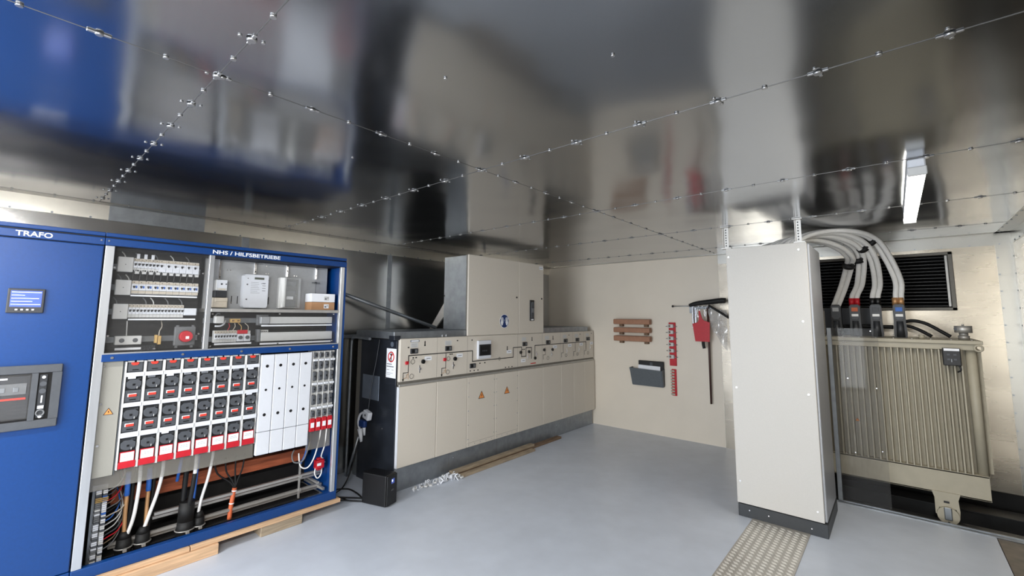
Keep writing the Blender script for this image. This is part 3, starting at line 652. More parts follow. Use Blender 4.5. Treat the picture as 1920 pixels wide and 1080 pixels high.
b=mb('mgrey');b.box(-3.885,-3.87,1.57,1.66,1.89,1.93,.002).box(-3.885,-3.87,1.57,1.66,1.80,1.85,.002).box(-3.885,-3.87,1.57,1.66,1.715,1.76,.002);b.m('paper').box(-3.87,-3.868,1.585,1.64,1.775,1.80);part(b,'terminal_row',t)
b=mb('milky');b.box(-3.885,-3.845,1.555,1.692,1.703,1.957,.006,2);part(b,'cover',t,'translucent cover')
b=mb('mgrey');b.box(-3.91,-3.90,1.835,1.855,1.92,1.94,.002).box(-3.905,-3.9,1.81,1.88,1.925,1.935);b.tube([(-3.9,1.845,1.93),(-3.9,1.843,1.86),(-3.9,1.84,1.78)],.003,6,3);tag(b.build('bell_wire_clip'),'small grey clip with a hanging dark wire above the boxes','clip')
for z0,z1,mm,l in ((1.689,1.756,'cardboard','lower brown cardboard box with label at the right end of the meter shelf'),(1.758,1.83,'paper','upper white cardboard box with label stacked on a brown box')):
    t=thing('small_carton',l,'box',(-3.84,1.87,z0),'two cartons on the meter shelf')
    b=mb(mm);b.box(-3.90,-3.78,1.757,1.966,z0,z1,.001);part(b,'carton',t)
    b=mb('paper' if mm!='paper' else 'offwhite');b.box(-3.78,-3.779,1.868,1.912,z0+.014,z0+.05);b.m('ink').box(-3.779,-3.7788,1.874,1.89,z0+.02,z0+.036).box(-3.779,-3.7788,1.893,1.908,z0+.034,z0+.04);part(b,'label_card',t)
# ---- timber under cabinets
for (x0,x1,y0,y1,z0,z1,mm,l) in ((-3.82,-3.672,-.6,.985,.071,.1,'wood','long pale plank under the TRAFO cabinet front'),(-3.82,-3.672,.99,2.05,.071,.1,'wood','long pale plank under the NHS cabinet front'),(-3.80,-3.655,-.2,1.15,0,.07,'wood','pale wooden sleeper block on the floor, nearest under the blue cabinets'),(-3.84,-3.68,1.43,1.735,0,.07,'woodgrey','short grey weathered wood block under the right half of the blue cabinet')):
    b=mb(mm);b.box(x0,x1,y0,y1,z0,z1,.004,2);tag(b.build('timber_plank' if z0>.01 else 'timber_block'),l,'plank' if z0>.01 else 'wood block')
for (x0,y0,y1) in ((-4.28,-.58,2.0),):
    b=mb('woodold');b.box(x0,x0+.1,y0,y1,0,.1,.003);tag(b.build('timber_block'),'long dark timber under the rear of the blue cabinets','wood block')
# ------------------------------------------------------------------ medium voltage switchgear
SX=-3.62
t=thing('switchgear','long cream grey medium voltage switchgear with mimic diagram front and dark end panel','switchgear',(-4.0,4.36,0));SW=t
b=mb('swgdk');b.box(-4.4,SX-.035,2.575,6.165,.225,1.415);part(b,'body',t)
b=mb('galv');b.box(-4.4,-3.655,2.57,6.17,0,.225,.002)
b.m('swgdk')
for y in (3.24,3.98,4.72,5.15,5.48,5.79): b.box(-3.655,-3.6545,y,y+.003,0,.225)
b.m('chrome')
for y in (3.3,5.2,5.78): b.cyl((-3.655,y,.15),(-3.65,y,.15),.006,seg=8)
part(b,'plinth',t,'galvanised plinth')
b=mb('swg');b.box(SX-.035,SX,2.565,6.168,1.013,1.42,.004);b.m('swgdk')
for y in (3.02,3.45,4.32,4.83,5.26,5.58,5.88): b.box(SX,SX+.0004,y-.001,y+.001,1.015,1.418)
front=part(b,'control_front',t,'cream control front with black mimic lines')
b=mb('swgdk');b.box(SX-.036,SX-.012,2.565,6.168,.985,1.013);b.m('galvlt').box(SX-.012,SX+.0,2.565,6.168,.968,.99,.003);part(b,'seam_rail',t)
ys=[2.56,3.02,3.45,3.90,4.32,4.83,5.26,5.58,5.88,6.175]
for i in range(9):
    zb=.225
    b=mb('swg');b.box(SX-.03,SX+.012,ys[i]+.003,ys[i+1]-.003,zb,.968,.004,2)
    if i in (2,3):
        b.m('swgdk').box(SX+.012,SX+.0124,ys[i]+.01,ys[i+1]-.01,.268,.27);b.m('galv')
        for k in range(5):
            b.cyl((SX+.012,ys[i]+.02,.31+k*.15),(SX+.015,ys[i]+.02,.31+k*.15),.005,seg=8);b.cyl((SX+.012,ys[i+1]-.02,.31+k*.15),(SX+.015,ys[i+1]-.02,.31+k*.15),.005,seg=8)
            b.cyl((SX+.012,ys[i]+.03+k*.09,.25),(SX+.015,ys[i]+.03+k*.09,.25),.004,seg=8)
    d=part(b,'compartment_door',t)
    if i in (2,3):
        q=MB();tri(q,(SX+.0125,(ys[i]+ys[i+1])/2-.005,.757),.085,'X');part(q,'warning_label',d,'orange high voltage warning triangle')
b=mb('white');b.box(SX-.02,SX+.013,2.553,2.562,.225,.968,.002);part(b,'edge_profile',t)
# end panel
b=mb('navy');b.box(-4.3,-3.66,2.558,2.572,.0,1.41,.003);b.box(-3.82,-3.655,2.548,2.56,.98,1.40,.003);b.box(-3.72,-3.63,2.50,2.575,1.41,1.45,.003)
b.m('chrome')
for x,z in ((-3.83,1.17),(-3.83,1.07),(-3.83,1.03),(-3.86,.55)): b.cyl((x,2.556,z),(x,2.552,z),.007,seg=8)
ep=part(b,'end_panel',t,'dark blue grey end panel')
b=mb('silverplate');b.box(-4.24,-3.94,2.552,2.558,.80,1.04,.002);part(b,'name_plate',ep,'silver metal plate')
b=mb('silverplate');b.cyl((-3.73,2.549,1.365),(-3.73,2.546,1.365),.025,seg=20);part(b,'round_seal',ep,'round silver seal')
b=mb('paper');b.box(-3.815,-3.655,2.545,2.548,1.045,1.325,.001)
b.m('signred').torus((-3.735,2.545,1.245),(0,1,0),.046,.006,28,6);b.box(-3.739,-3.731,2.541,2.545,1.20,1.29,rot=('Y',.75,(-3.735,2.543,1.245)))
b.m('line').box(-3.741,-3.729,2.543,2.545,1.235,1.28).box(-3.755,-3.74,2.543,2.545,1.262,1.27,rot=('Y',.6,(-3.745,2.543,1.266))).box(-3.73,-3.715,2.543,2.545,1.262,1.27,rot=('Y',-.6,(-3.725,2.543,1.266))).box(-3.744,-3.738,2.543,2.545,1.205,1.238).box(-3.732,-3.726,2.543,2.545,1.205,1.238)
b.m('ink').box(-3.805,-3.72,2.544,2.545,1.172,1.18).box(-3.805,-3.69,2.544,2.545,1.148,1.157).box(-3.80,-3.76,2.544,2.545,1.12,1.124).box(-3.72,-3.69,2.544,2.545,1.12,1.124).box(-3.80,-3.70,2.544,2.545,1.09,1.093).box(-3.80,-3.74,2.544,2.545,1.075,1.078)
part(b,'prohibition_sign',ep,'white notice with red crossed circle')
# top trunk
b=mb('galv');b.box(-4.33,SX-.03,2.51,6.05,1.42,1.488,.003);b.m('chrome')
for y in (3.11,3.16,4.9): b.box(SX-.03,SX-.02,y,y+.01,1.425,1.445)
part(b,'top_duct',t,'galvanised duct along the top')
# mimic front pieces
def mline(b,P,w=.0045):
    for (y0,z0),(y1,z1) in zip(P,P[1:]): b.box(SX,SX+.0015,min(y0,y1)-w,max(y0,y1)+w,min(z0,z1)-w,max(z0,z1)+w)
b=mb('line')
mline(b,[(2.665,1.19),(2.665,1.256),(3.53,1.256),(3.53,1.139),(4.232,1.139),(4.232,1.256),(4.394,1.256),(4.394,1.135),(4.483,1.135),(4.483,1.242),(4.596,1.242),(4.596,1.10)])
mline(b,[(4.67,1.12),(4.67,1.262),(5.945,1.262),(5.945,1.16)])
mline(b,[(2.665,1.19),(2.665,1.095),(2.607,1.095),(2.607,1.03)],.003);mline(b,[(3.14,1.256),(3.14,1.10),(3.088,1.10),(3.088,1.03)],.003)
for y in (4.9,5.33,5.645,5.945): mline(b,[(y,1.262 if y>5 else 1.22),(y,1.13),(y-.045,1.13),(y-.045,1.07)],.0025)
for y in (2.607,3.088): b.prism([(SX,y-.012,1.038),(SX,y+.012,1.038),(SX,y,1.012)],(.0015,0,0))
part(b,'mimic_line',front,'black mimic diagram lines')
b=mb('copper')
mline(b,[(2.665,1.095),(2.665,1.035)],.0025);mline(b,[(2.665,1.075),(2.645,1.075),(2.645,1.045),(2.612,1.045)],.002)
part(b,'earth_symbol',front,'orange brown earthing symbol')
b=mb('copper');mline(b,[(3.14,1.095),(3.14,1.05)],.0025);mline(b,[(3.14,1.075),(3.12,1.075),(3.12,1.05),(3.09,1.05)],.002)
part(b,'earth_symbol',front,'orange brown earthing symbol')
for y in (2.64,3.118): b=mb('red');b.box(SX,SX+.018,y-.018,y+.02,1.172,1.205,.008,3);part(b,'red_knob',front,'dark red knob')
for y,z in ((2.838,1.188),(3.265,1.187),(4.372,1.19),(4.54,1.19),(4.87,1.195),(5.06,1.19),(4.668,1.10)): b=mb('black');b.cyl((SX,y,z),(SX+.016,y,z),.021 if y<4 else .019,seg=16);part(b,'lock_knob',front,'black round knob')
b=mb('swgdk')
for y,z in ((2.705,1.055),(3.17,1.055),(2.715,1.195),(3.175,1.193),(4.96,1.08),(5.4,1.09),(5.70,1.09),(6.0,1.09)): b.torus((SX+.001,y,z),(1,0,0),.022,.0028,18,6)
b.torus((SX+.001,3.98,1.138),(1,0,0),.017,.0028,18,6);part(b,'ring_mark',front)
for y,z in ((2.80,1.12),(3.245,1.12),(4.52,1.125),(4.70,1.15),(5.045,1.135),(5.42,1.15),(5.74,1.16),(6.06,1.17)):
    b=mb('chrome');b.box(SX,SX+.003,y-.006,y+.006,z-.04,z+.035);b.cyl((SX+.003,y,z),(SX+.012,y,z),.012,seg=12)
    part(b,'key_slot',front,'bright key slot')
for y,z in ((2.725,1.296),(3.17,1.30),(3.532,1.09),(4.455,1.29),(4.96,1.293),(5.385,1.297),(5.70,1.30),(6.005,1.303)):
    b=mb('dgrey2');b.box(SX,SX+.012,y-.045,y+.045,z-.024,z+.026,.003);b.m('black').box(SX+.012,SX+.013,y-.03,y,z-.014,z+.016);b.m('mgrey').box(SX+.012,SX+.013,y+.008,y+.03,z-.014,z+.016);part(b,'voltage_indicator',front,'small dark voltage indicator')
b=mb('offwhite')
for y,z in ((2.73,1.355),(3.17,1.357),(4.44,1.352),(4.94,1.355),(5.37,1.357),(5.68,1.36),(5.99,1.362)): b.box(SX,SX+.001,y-.045,y+.045,z-.025,z+.025)
b.m('ink')
for y,z in ((2.73,1.355),(3.17,1.357)): 
    for k in range(3): b.box(SX+.001,SX+.0012,y-.035,y+.03,z-.015+k*.012,z-.013+k*.012)
b.m('silverplate').box(SX,SX+.0015,2.68,2.79,1.385,1.405);b.m('paper').box(SX+.0015,SX+.0017,2.69,2.78,1.389,1.401)
part(b,'rating_plate',front)
for y,z in ((2.905,1.215),(3.335,1.217),(4.155,1.212),(4.43,1.085),(5.125,1.223),(5.50,1.227),(5.81,1.23),(6.11,1.233)):
    b=mb('paper');b.box(SX,SX+.0012,y-.045,y+.045,z-.02,z+.02);b.m('ink').box(SX+.0012,SX+.0014,y-.02,y+.03,z-.003,z+.003);part(b,'feeder_label',front,'white feeder label')
b=mb('line')
for y,z in ((2.86,1.37),(4.12,1.26),(4.61,1.355),(5.08,1.355)): b.box(SX,SX+.0012,y-.006,y+.006,z-.03,z+.02);b.box(SX,SX+.0012,y-.009,y+.009,z-.03,z-.018)
for y,z in ((2.66,1.335),(3.30,1.378),(3.52,1.375),(2.72,1.232),(2.755,1.232),(3.20,1.238),(3.225,1.238),(3.50,1.037),(3.56,1.037),(3.62,1.037),(4.09,1.027),(4.15,1.027),(4.21,1.027),(3.65,1.11),(3.73,1.11),(5.48,1.375),(5.78,1.38),(6.11,1.385),(4.42,1.225),(4.45,1.225)): b.box(SX,SX+.0012,y-.009,y+.009,z-.006,z+.006)
part(b,'printed_symbol',front)
b=mb('signred').box(SX,SX+.0012,4.58,4.69,1.03,1.042);part(b,'red_stripe',front)
b=mb('white');b.box(SX,SX+.03,3.594,3.805,1.16,1.365,.006,2);fd=part(b,'protection_relay',t,'white framed protection relay with dark window')
b=mb('dgrey2');b.box(SX+.03,SX+.036,3.603,3.797,1.195,1.322,.004);b.m('black').box(SX+.036,SX+.037,3.62,3.775,1.205,1.31);b.m('dgrey')
for k in range(3): b.cyl((SX+.037,3.66+k*.03,1.25),(SX+.038,3.66+k*.03,1.25),.009,seg=10)
part(b,'window',fd)
# ---- upper low-voltage cabinet
t=thing('control_cabinet','light grey two door control cabinet standing on top of the switchgear','cabinet',(-3.85,4.15,1.488))
b=mb('galv');b.box(-4.05,SX-.03,3.462,4.855,1.489,2.338,.003);b.m('black').box(-4.05,-4.03,3.461,3.4615,1.87,1.89);part(b,'housing',t)
b=mb('swgdk');b.box(-3.66,SX-.022,3.45,4.865,1.489,2.342,.002);part(b,'gasket',t)
for ya,yb,nm in ((3.452,4.338,1),(4.344,4.862,2)):
    b=mb('swg');b.box(SX-.022,SX,ya,yb,1.424,2.342,.004,2);b.m('black').cyl((SX,yb-.045,1.88),(SX+.006,yb-.045,1.88),.011,seg=14)
    d=part(b,'door',t)
    if nm==1:
        q=mb('paper');q.cyl((SX,4.062,1.583),(SX+.0012,4.062,1.583),.083,seg=40);q.m('signblue').cyl((SX+.0012,4.062,1.583),(SX+.0018,4.062,1.583),.078,seg=40)
        q.m('paper')
        def P(u,v): return (SX+.0018,4.062+u,1.583+v)
        for s in (-1,1):
            q.prism([P(s*.018,-.035),P(s*.048,-.055),P(s*.068,-.02),P(s*.058,.02),P(s*.03,.015)],(.0006,0,0))
            for k in range(4): 
                u=.026+k*.0105;q.box(SX+.0018,SX+.0024,4.062+s*u-.0035,4.062+s*u+.0035,1.583+.01,1.583+.052-abs(k-1.5)*.006,rot=('X',-s*.12*(k-.5),P(s*u,.01)))
            q.box(SX+.0018,SX+.0024,4.062+s*.016-.004,4.062+s*.016+.004,1.583-.02,1.583+.02,rot=('X',s*.35,P(s*.018,-.01)))
        q.m('signblue').prism([P(-.03,-.04),P(.03,-.04),P(0,.03)],(.0012,0,0));q.prism([P(-.045,-.058),P(.045,-.058),P(.03,-.046),P(-.03,-.046)],(.0012,0,0))
        part(q,'safety_sticker',d,'round navy sticker with two white hands')
    else:
        q=mb('black');q.box(SX,SX+.012,4.555,4.645,1.585,1.855,.005,2);q.m('dgrey').box(SX+.012,SX+.022,4.57,4.63,1.62,1.83,.006,2);q.m('mgrey').box(SX+.022,SX+.026,4.575,4.625,1.69,1.75,.003);q.m('paper').box(SX+.012,SX+.0125,4.575,4.625,1.592,1.61);part(q,'handle',d,'black upright lever handle')
        q=mb('paper');q.box(SX,SX+.001,4.77,4.85,2.275,2.315);q.m('ink').box(SX+.001,SX+.0012,4.78,4.84,2.292,2.298);part(q,'label_card',d)
b=mb('galvlt');b.prism([(-4.05,3.47,1.80),(-4.05,3.47,1.64),(-4.21,3.47,1.489),(-4.31,3.47,1.489)],(0,.02,0));part(b,'support_bracket',t,'slanted steel support plate')
# conduit and frame at the left
b=mb('galv').cyl((-4.46,2.0,1.995),(-4.12,3.40,1.505),.02,seg=14);tag(b.build('metal_conduit'),'grey metal tube slanting down from blue cabinet to switchgear top','pipe')
b=mb('galv').tube([(-4.0,2.47,1.41),(-4.30,2.50,1.415),(-4.38,2.50,1.40),(-4.40,2.50,1.33),(-4.40,2.50,1.1),(-4.40,2.50,.05),(-4.40,2.50,0)],.014,10,4);tag(b.build('bent_pipe'),'thin grey bent pipe standing beside the dark switchgear end','pipe')
b=mb('galv').cyl((-4.38,2.50,.0),(-4.22,2.52,.42),.012,seg=10);tag(b.build('loose_tube'),'short grey tube leaning behind the black power supply','pipe')
# extension cord hanging on the end panel
t=thing('hanging_extension','white extension socket with blue plug hanging on a grey cord at the dark end panel','extension cord',(-4.02,2.49,.40))
b=mb('dgrey');b.tube([(-3.93,2.535,1.405),(-3.95,2.52,1.2),(-3.99,2.50,.95),(-4.01,2.49,.72)],.004,8,5);part(b,'cord',t,'thin grey cord')
b=mb('white');b.box(-4.05,-3.95,2.45,2.50,.63,.71,.01,2,rot=('Y',.25,(-4.0,2.48,.67)));b.m('dgrey').cyl((-4.0,2.4495,.672),(-4.0,2.4485,.672),.012,seg=12);part(b,'socket_block',t)
b=mb('white');b.tube([(-4.05,2.48,.69),(-4.12,2.47,.66),(-4.15,2.47,.58),(-4.13,2.48,.5),(-4.1,2.48,.46)],.012,8,5);b.cyl((-4.12,2.475,.52),(-4.09,2.475,.40),.028,.012,seg=12);b.cyl((-4.05,2.475,.56),(-4.04,2.475,.47),.016,.01,seg=12);part(b,'white_plug',t)
b=mb('bluecab').m('signblue').box(-4.13,-4.03,2.455,2.50,.54,.61,.015,2);part(b,'blue_plug',t,'blue plug')
# UPS
def rotz(o,a): o.rotation_euler=(0,0,a)
t=thing('power_supply','small black battery backup unit on the floor in front of the dark end panel','power supply',(-3.55,2.36,0))
b=mb('black');b.box(-3.70,-3.44,2.29,2.43,.005,.262,.008,2);part(b,'housing',t)
b=mb('dgrey2').m('black').box(-3.44,-3.425,2.295,2.425,.01,.258,.006,2);q_=part(b,'front_panel',t)
b=mb('screen').box(-3.425,-3.4235,2.345,2.385,.185,.225);b.m('screentext').box(-3.4235,-3.4232,2.35,2.365,.20,.218);part(b,'display',q_,'small blue display')
text('APC','logo',.014,(-3.4245,2.345,.125),'X','mgrey',q_)
rotz(t,math.radians(17))
cable('mains_lead',[(-3.70,2.27,.03),(-3.8,2.25,.012),(-3.95,2.15,.008),(-4.05,2.1,.008),(-4.12,2.2,.008),(-4.05,2.32,.008),(-3.9,2.33,.008),(-3.75,2.3,.01)],.007,'blackrub','black power cord looping on the floor behind the battery unit','black floor cords',cat='cord')
cable('mains_lead',[(-3.66,2.25,.02),(-3.78,2.2,.008),(-3.9,2.12,.008),(-3.98,2.1,.008),(-4.1,2.3,.01),(-4.15,2.42,.15),(-4.12,2.46,.4)],.006,'blackrub','black cord rising from the floor to the hanging plug','black floor cords',cat='cord')
cable('mains_lead',[(-4.0,2.04,.008),(-3.9,2.17,.008),(-3.8,2.19,.008),(-3.72,2.24,.008)],.006,'blackrub','black cord coming out from under the blue cabinet','black floor cords',cat='cord')
# boards & clips on the floor
for (x0,x1,y0,y1,z0,z1,mm,l) in ((-3.61,-3.535,3.25,5.15,0,.028,'woodold','lower long brown board lying along the switchgear plinth'),(-3.60,-3.53,3.2,4.55,.029,.055,'woodgrey','upper grey brown board lying on the long board by the plinth'),(-3.515,-3.455,3.27,4.47,0,.026,'woodgrey','front single board lying on the floor beside the stacked boards')):
    b=mb(mm);b.box(x0,x1,y0,y1,z0,z1,.003);tag(b.build('wooden_board'),l,'board','boards by the switchgear plinth')
def clip(k):
    b=mb('white' if k!=2 else 'offwhite')
    if k==0: b.box(-.006,.006,-.022,.022,0,.006,.001).box(-.006,.006,.016,.022,.006,.022,.001)
    elif k==1: b.torus((0,0,.014),(1,.2,0),.012,.0032,12,6,0,PI*1.5);b.box(-.006,.006,-.02,.02,0,.004)
    else: b.box(-.014,.014,-.014,.014,0,.014,.003).m('mgrey').cyl((0,0,.014),(0,0,.016),.006,seg=8)
    return b.build('plastic_clip',None,origin=(0,0,0))
cl=[clip(0),clip(1),clip(2)]
lb=['small straight white plastic clip in the loose heap beside the boards','small curved white plastic clip in the loose heap beside the boards','small square white plastic cap in the loose heap beside the boards']
n=0
for i in range(60):
    k=i%3 if i%6 else 2
    u=R.random();yy=2.70+.58*u**.7 if i%3 else R.uniform(3.0,3.26);xx=-3.60+R.uniform(0,.05+.10*max(0,(yy-2.75)/.5))
    o=cl[k]
    if n>=3 or k!=n: 
        o=cl[k].copy();C.objects.link(o)
    n+=1
    lay=R.choice([0,0,.006,.014,.022]) if yy>2.98 else R.choice([0,0,.004])
    o.location=(xx,yy,lay);o.scale=[(1.7,1.7,1.7),(1.4,1.4,1.5),(1.1,1.1,1.1)][k];o.rotation_euler=(R.choice([0,0,.9,1.4]),R.uniform(-.3,.3),R.uniform(0,6.28));tag(o,lb[k],'clip','loose plastic clips on the floor')
for o in cl:
    if 'label' not in o: o.location=(-3.57,3.1,.02);tag(o,lb[cl.index(o)],'clip','loose plastic clips on the floor')
# ------------------------------------------------------------------ back wall items
WY=YF
for i,(z0,z1) in enumerate(((1.535,1.61),(1.415,1.488),(1.29,1.368))):
    t=thing('wooden_bar','thick brown bar on two pegs on the cream wall, the %s of three'%('top','middle','bottom')[i],'wooden bar',(-2.945,WY-.05,z0-.03),'brown bars on the cream wall')
    b=mb('woodbar');b.box(-3.225,-2.66,WY-.12,WY-.03,z0,z1,.012,2);part(b,'bar',t)
    for x in (-3.13,-2.74):
        b=mb('swgdk').m('woodold').box(x-.028,x+.028,WY-.06,WY,z0-.034,z0+.01,.004);part(b,'peg',t)
t=thing('document_tray','slate grey wall tray holding papers under the brown bars','document holder',(-2.74,WY-.06,.675))
b=mb('docgrey');b.prism([(-2.985,WY-.005,.92),(-2.965,WY-.005,.69),(-2.965,WY-.06,.675),(-2.985,WY-.10,.915)],(.012,0,0));b.prism([(-2.50,WY-.005,.92),(-2.50,WY-.005,.685),(-2.50,WY-.06,.675),(-2.50,WY-.10,.90)],(-.012,0,0))
b.prism([(-2.985,WY-.10,.915),(-2.51,WY-.10,.897),(-2.51,WY-.055,.67),(-2.955,WY-.055,.68)],(0,-.008,0));b.box(-2.96,-2.51,WY-.06,WY,.668,.68);part(b,'tray',t)
b=mb('black').box(-2.875,-2.50,WY-.04,WY-.018,.70,1.02,.006);b.m('dgrey').box(-2.70,-2.66,WY-.042,WY-.04,.95,1.0);tag(b.build('black_folder'),'black folder standing in the grey wall tray','folder')
b=mb('paper').box(-2.87,-2.545,WY-.062,WY-.045,.70,.955,rot=('Y',.03,(-2.7,WY,.8)));tag(b.build('paper_sheaf'),'white papers in the grey wall tray in front of the folder','paper')
t=thing('fuse_holder_strip','long red wall strip with six pale clips and a bare lower end','wall strip',(-2.37,WY,.965),'red wall strips')
b=mb('red');b.box(-2.42,-2.325,WY-.02,WY,.975,1.57,.004);part(b,'backing',t)
for k in range(6):
    z=1.515-k*.084
    b=mb('offwhite');b.box(-2.42,-2.345,WY-.06,WY-.02,z-.02,z+.03,.006,2);b.m('woodold').box(-2.405,-2.38,WY-.061,WY-.06,z-.008,z+.02);b.m('galv').cyl((-2.455,WY-.035,z),(-2.30,WY-.035,z),.004,seg=8);part(b,'clip',t,'pale clip with a thin pin')
t=thing('fuse_holder_strip','short red wall strip with nine small grey clips, lower of the two red strips','wall strip',(-2.37,WY,.565),'red wall strips')
b=mb('red');b.box(-2.40,-2.335,WY-.015,WY,.57,.93,.003);part(b,'backing',t)
for k in range(9):
    z=.905-k*.039
    b=mb('beige');b.box(-2.41,-2.355,WY-.04,WY-.015,z-.012,z+.012,.004);b.m('swgdk').box(-2.40,-2.37,WY-.041,WY-.04,z-.004,z+.002);part(b,'clip',t)
# hook rack with tools
t=thing('hook_rack','metal hook rack on the cream wall carrying the tools','hook rack',(-2.0,WY,1.70))
b=mb('galv');b.box(-2.12,-2.06,WY-.03,WY,1.70,1.82,.002);b.box(-2.07,-1.82,WY-.05,WY-.02,1.755,1.79,.003);b.cyl((-2.33,WY-.06,1.795),(-2.07,WY-.06,1.795),.0055,seg=8);b.m('black').ball((-2.335,WY-.06,1.795),.016)
for x in (-2.03,-1.97,-1.92,-1.86): b.m('chrome').tube([(x,WY-.03,1.765),(x,WY-.10,1.765),(x,WY-.12,1.78),(x,WY-.12,1.80)],.0045,6,3)
part(b,'rail',t)
b=mb('chrome');b.box(-2.075,-2.055,WY-.07,WY-.03,1.50,1.80,.003);b.box(-2.045,-2.02,WY-.06,WY-.03,1.56,1.78,.003);part(b,'bracket_arm',t)
b=mb('blackrub');b.tube([(-2.07,WY-.17,1.80),(-1.98,WY-.17,1.825),(-1.80,WY-.17,1.845),(-1.66,WY-.17,1.86),(-1.62,WY-.17,1.855)],lambda u:.022+.012*math.sin(min(1,u*1.3)*PI*.6),10,5);tag(b.build('operating_lever'),'thick black lever lying across the hooks of the rack','lever')
b=mb('blackrub');b.tube([(-1.84,WY-.12,1.80),(-1.74,WY-.12,1.735),(-1.60,WY-.12,1.64)],.015,8,4);tag(b.build('black_hose'),'short black rod slanting down right from the hook rack','rod')
b=mb('chrome').tube([(-1.99,WY-.10,1.76),(-2.0,WY-.1,1.70),(-1.985,WY-.10,1.64),(-1.97,WY-.10,1.70),(-1.965,WY-.10,1.76)],.005,6,4);b.tube([(-1.90,WY-.10,1.76),(-1.905,WY-.1,1.68),(-1.89,WY-.10,1.66),(-1.88,WY-.10,1.74)],.005,6,4);tag(b.build('wire_hook'),'bright bent wire hooks hanging above the red tag','hook')
b=mb('red');b.prism([(-1.965,WY-.14,1.73),(-1.95,WY-.14,1.73),(-1.925,WY-.14,1.63),(-1.90,WY-.14,1.60),(-1.83,WY-.14,1.58),(-1.84,WY-.14,1.33),(-2.02,WY-.14,1.33),(-2.05,WY-.14,1.56),(-1.98,WY-.14,1.58),(-1.965,WY-.14,1.62)],(0,.015,0));tag(b.build('red_lockout_tag'),'dark red square tag hanging from the hook rack','tag')
b=mb('blackrub').tube([(-1.93,WY-.11,1.40),(-1.93,WY-.11,1.30),(-1.92,WY-.11,1.24)],.02,8,3);tag(b.build('black_grip'),'small black grip showing below the red tag','handle')
b=mb('pole').cyl((-1.865,WY-.08,1.78),(-1.88,WY-.05,.53),.015,.012,seg=12);tag(b.build('wooden_rod'),'long dark brown rod hanging from the hook rack beside the red tag','rod')
b=mb('foil')
bm_=b.bm;vs=[]
for i in range(9):
    row=[]
    for j in range(9):
        u=i/8;v=j/8
        x=-1.86+.24*u*(1-.3*v)+.05*v;z=1.76-.02*u-.52*v*(.55+.45*u);y=WY-.09-.03*math.sin(u*7+v*3)-.02*math.sin(v*9)
        row.append(bm_.verts.new((x,y,z)))
    vs.append(row)
for i in range(8):
    for j in range(8):
        f=bm_.faces.new((vs[i][j],vs[i+1][j],vs[i+1][j+1],vs[i][j+1]));f.smooth=True
tag(b.build('plastic_bag'),'crumpled clear plastic bag hanging right of the hook rack','bag')
# ------------------------------------------------------------------ tall grey cabinet
t=thing('tall_cabinet','tall narrow light grey steel cabinet standing free on a black plinth','cabinet',(-.8,4.5,0))
b=mb('rittalside');b.box(-1.105,-.49,4.245,4.88,.105,2.245,.004);part(b,'body',t)
b=mb('rittal');b.box(-1.11,-.505,4.215,4.242,.105,2.258,.004,2)
b.m('chrome')
for x,z in ((-1.09,2.18),(-.56,2.2),(-1.075,1.05),(-.555,1.05),(-1.08,.28),(-.545,.18),(-.56,1.62)): b.cyl((x,4.215,z),(x,4.212,z),.007,seg=10)
part(b,'front_panel',t)
b=mb('plinth');b.box(-1.105,-.485,4.215,4.88,.0,.1,.003)
b.m('chrome')
for x,z in ((-1.02,.06),(-.59,.045),(-.88,.055)): b.cyl((x,4.215,z),(x,4.213,z),.005,seg=8)
part(b,'plinth',t,'black plinth')
for x,l in ((-1.125,'left'),(-.565,'right')):
    b=mb('galvlt');b.box(x-.022,x+.022,4.30,4.305,2.27,H-.002);b.box(x-.022,x-.018,4.28,4.30,2.27,H-.002);b.box(x-.03,x+.05,4.25,4.30,2.262,2.272);b.box(x-.035,x+.035,4.26,4.32,H-.008,H-.002)
    b.m('black')
    for k in range(7): b.box(x-.005,x+.005,4.2985,4.3,2.29+k*.024,2.302+k*.024)
    tag(b.build('perforated_strap'),'perforated metal strap from cabinet top to ceiling, the %s one'%l,'strap','ceiling straps of the tall cabinet')
# chequer plate
b=mb('checker');b.box(-1.0,-.6,YB+.2,4.213,.0005,.005,.001)
b.m('checklt');ny=0;y=1.6
while y<4.19:
    for k in range(8):
        c=Vector((-.972+k*.049,y-.010*(k%2),.005));a=-.55
        d=Vector((math.cos(a),math.sin(a),0));e=Vector((-d.y,d.x,0))
        lo=[c+d*.024,c+e*.0135,c-d*.024,c-e*.0135];hi=[c+d*.018+Vector((0,0,.0022)),c+e*.010+Vector((0,0,.0022)),c-d*.018+Vector((0,0,.0022)),c-e*.010+Vector((0,0,.0022))]
        V=[b.bm.verts.new(p) for p in lo+hi]
        b._fin([b.bm.faces.new(V[4:8])]+[b.bm.faces.new((V[j],V[(j+1)%4],V[4+(j+1)%4],V[4+j])) for j in range(4)])
    ny+=1;y+=.042
tag(b.build('chequer_plate'),'strip of aluminium chequer plate on the floor in front of the tall cabinet','floor plate')
# ------------------------------------------------------------------ transformer
t=thing('transformer','big beige power transformer with corrugated cooling fins standing in the pit bay','transformer',(-.2,5.7,-.05))
TX0,TX1,TY0,TY1=-.93,.47,5.415,5.98
b=mb('trafo');b.box(TX0+.02,TX1-.02,TY0+.02,TY1-.02,.2,1.43);part(b,'tank',t)
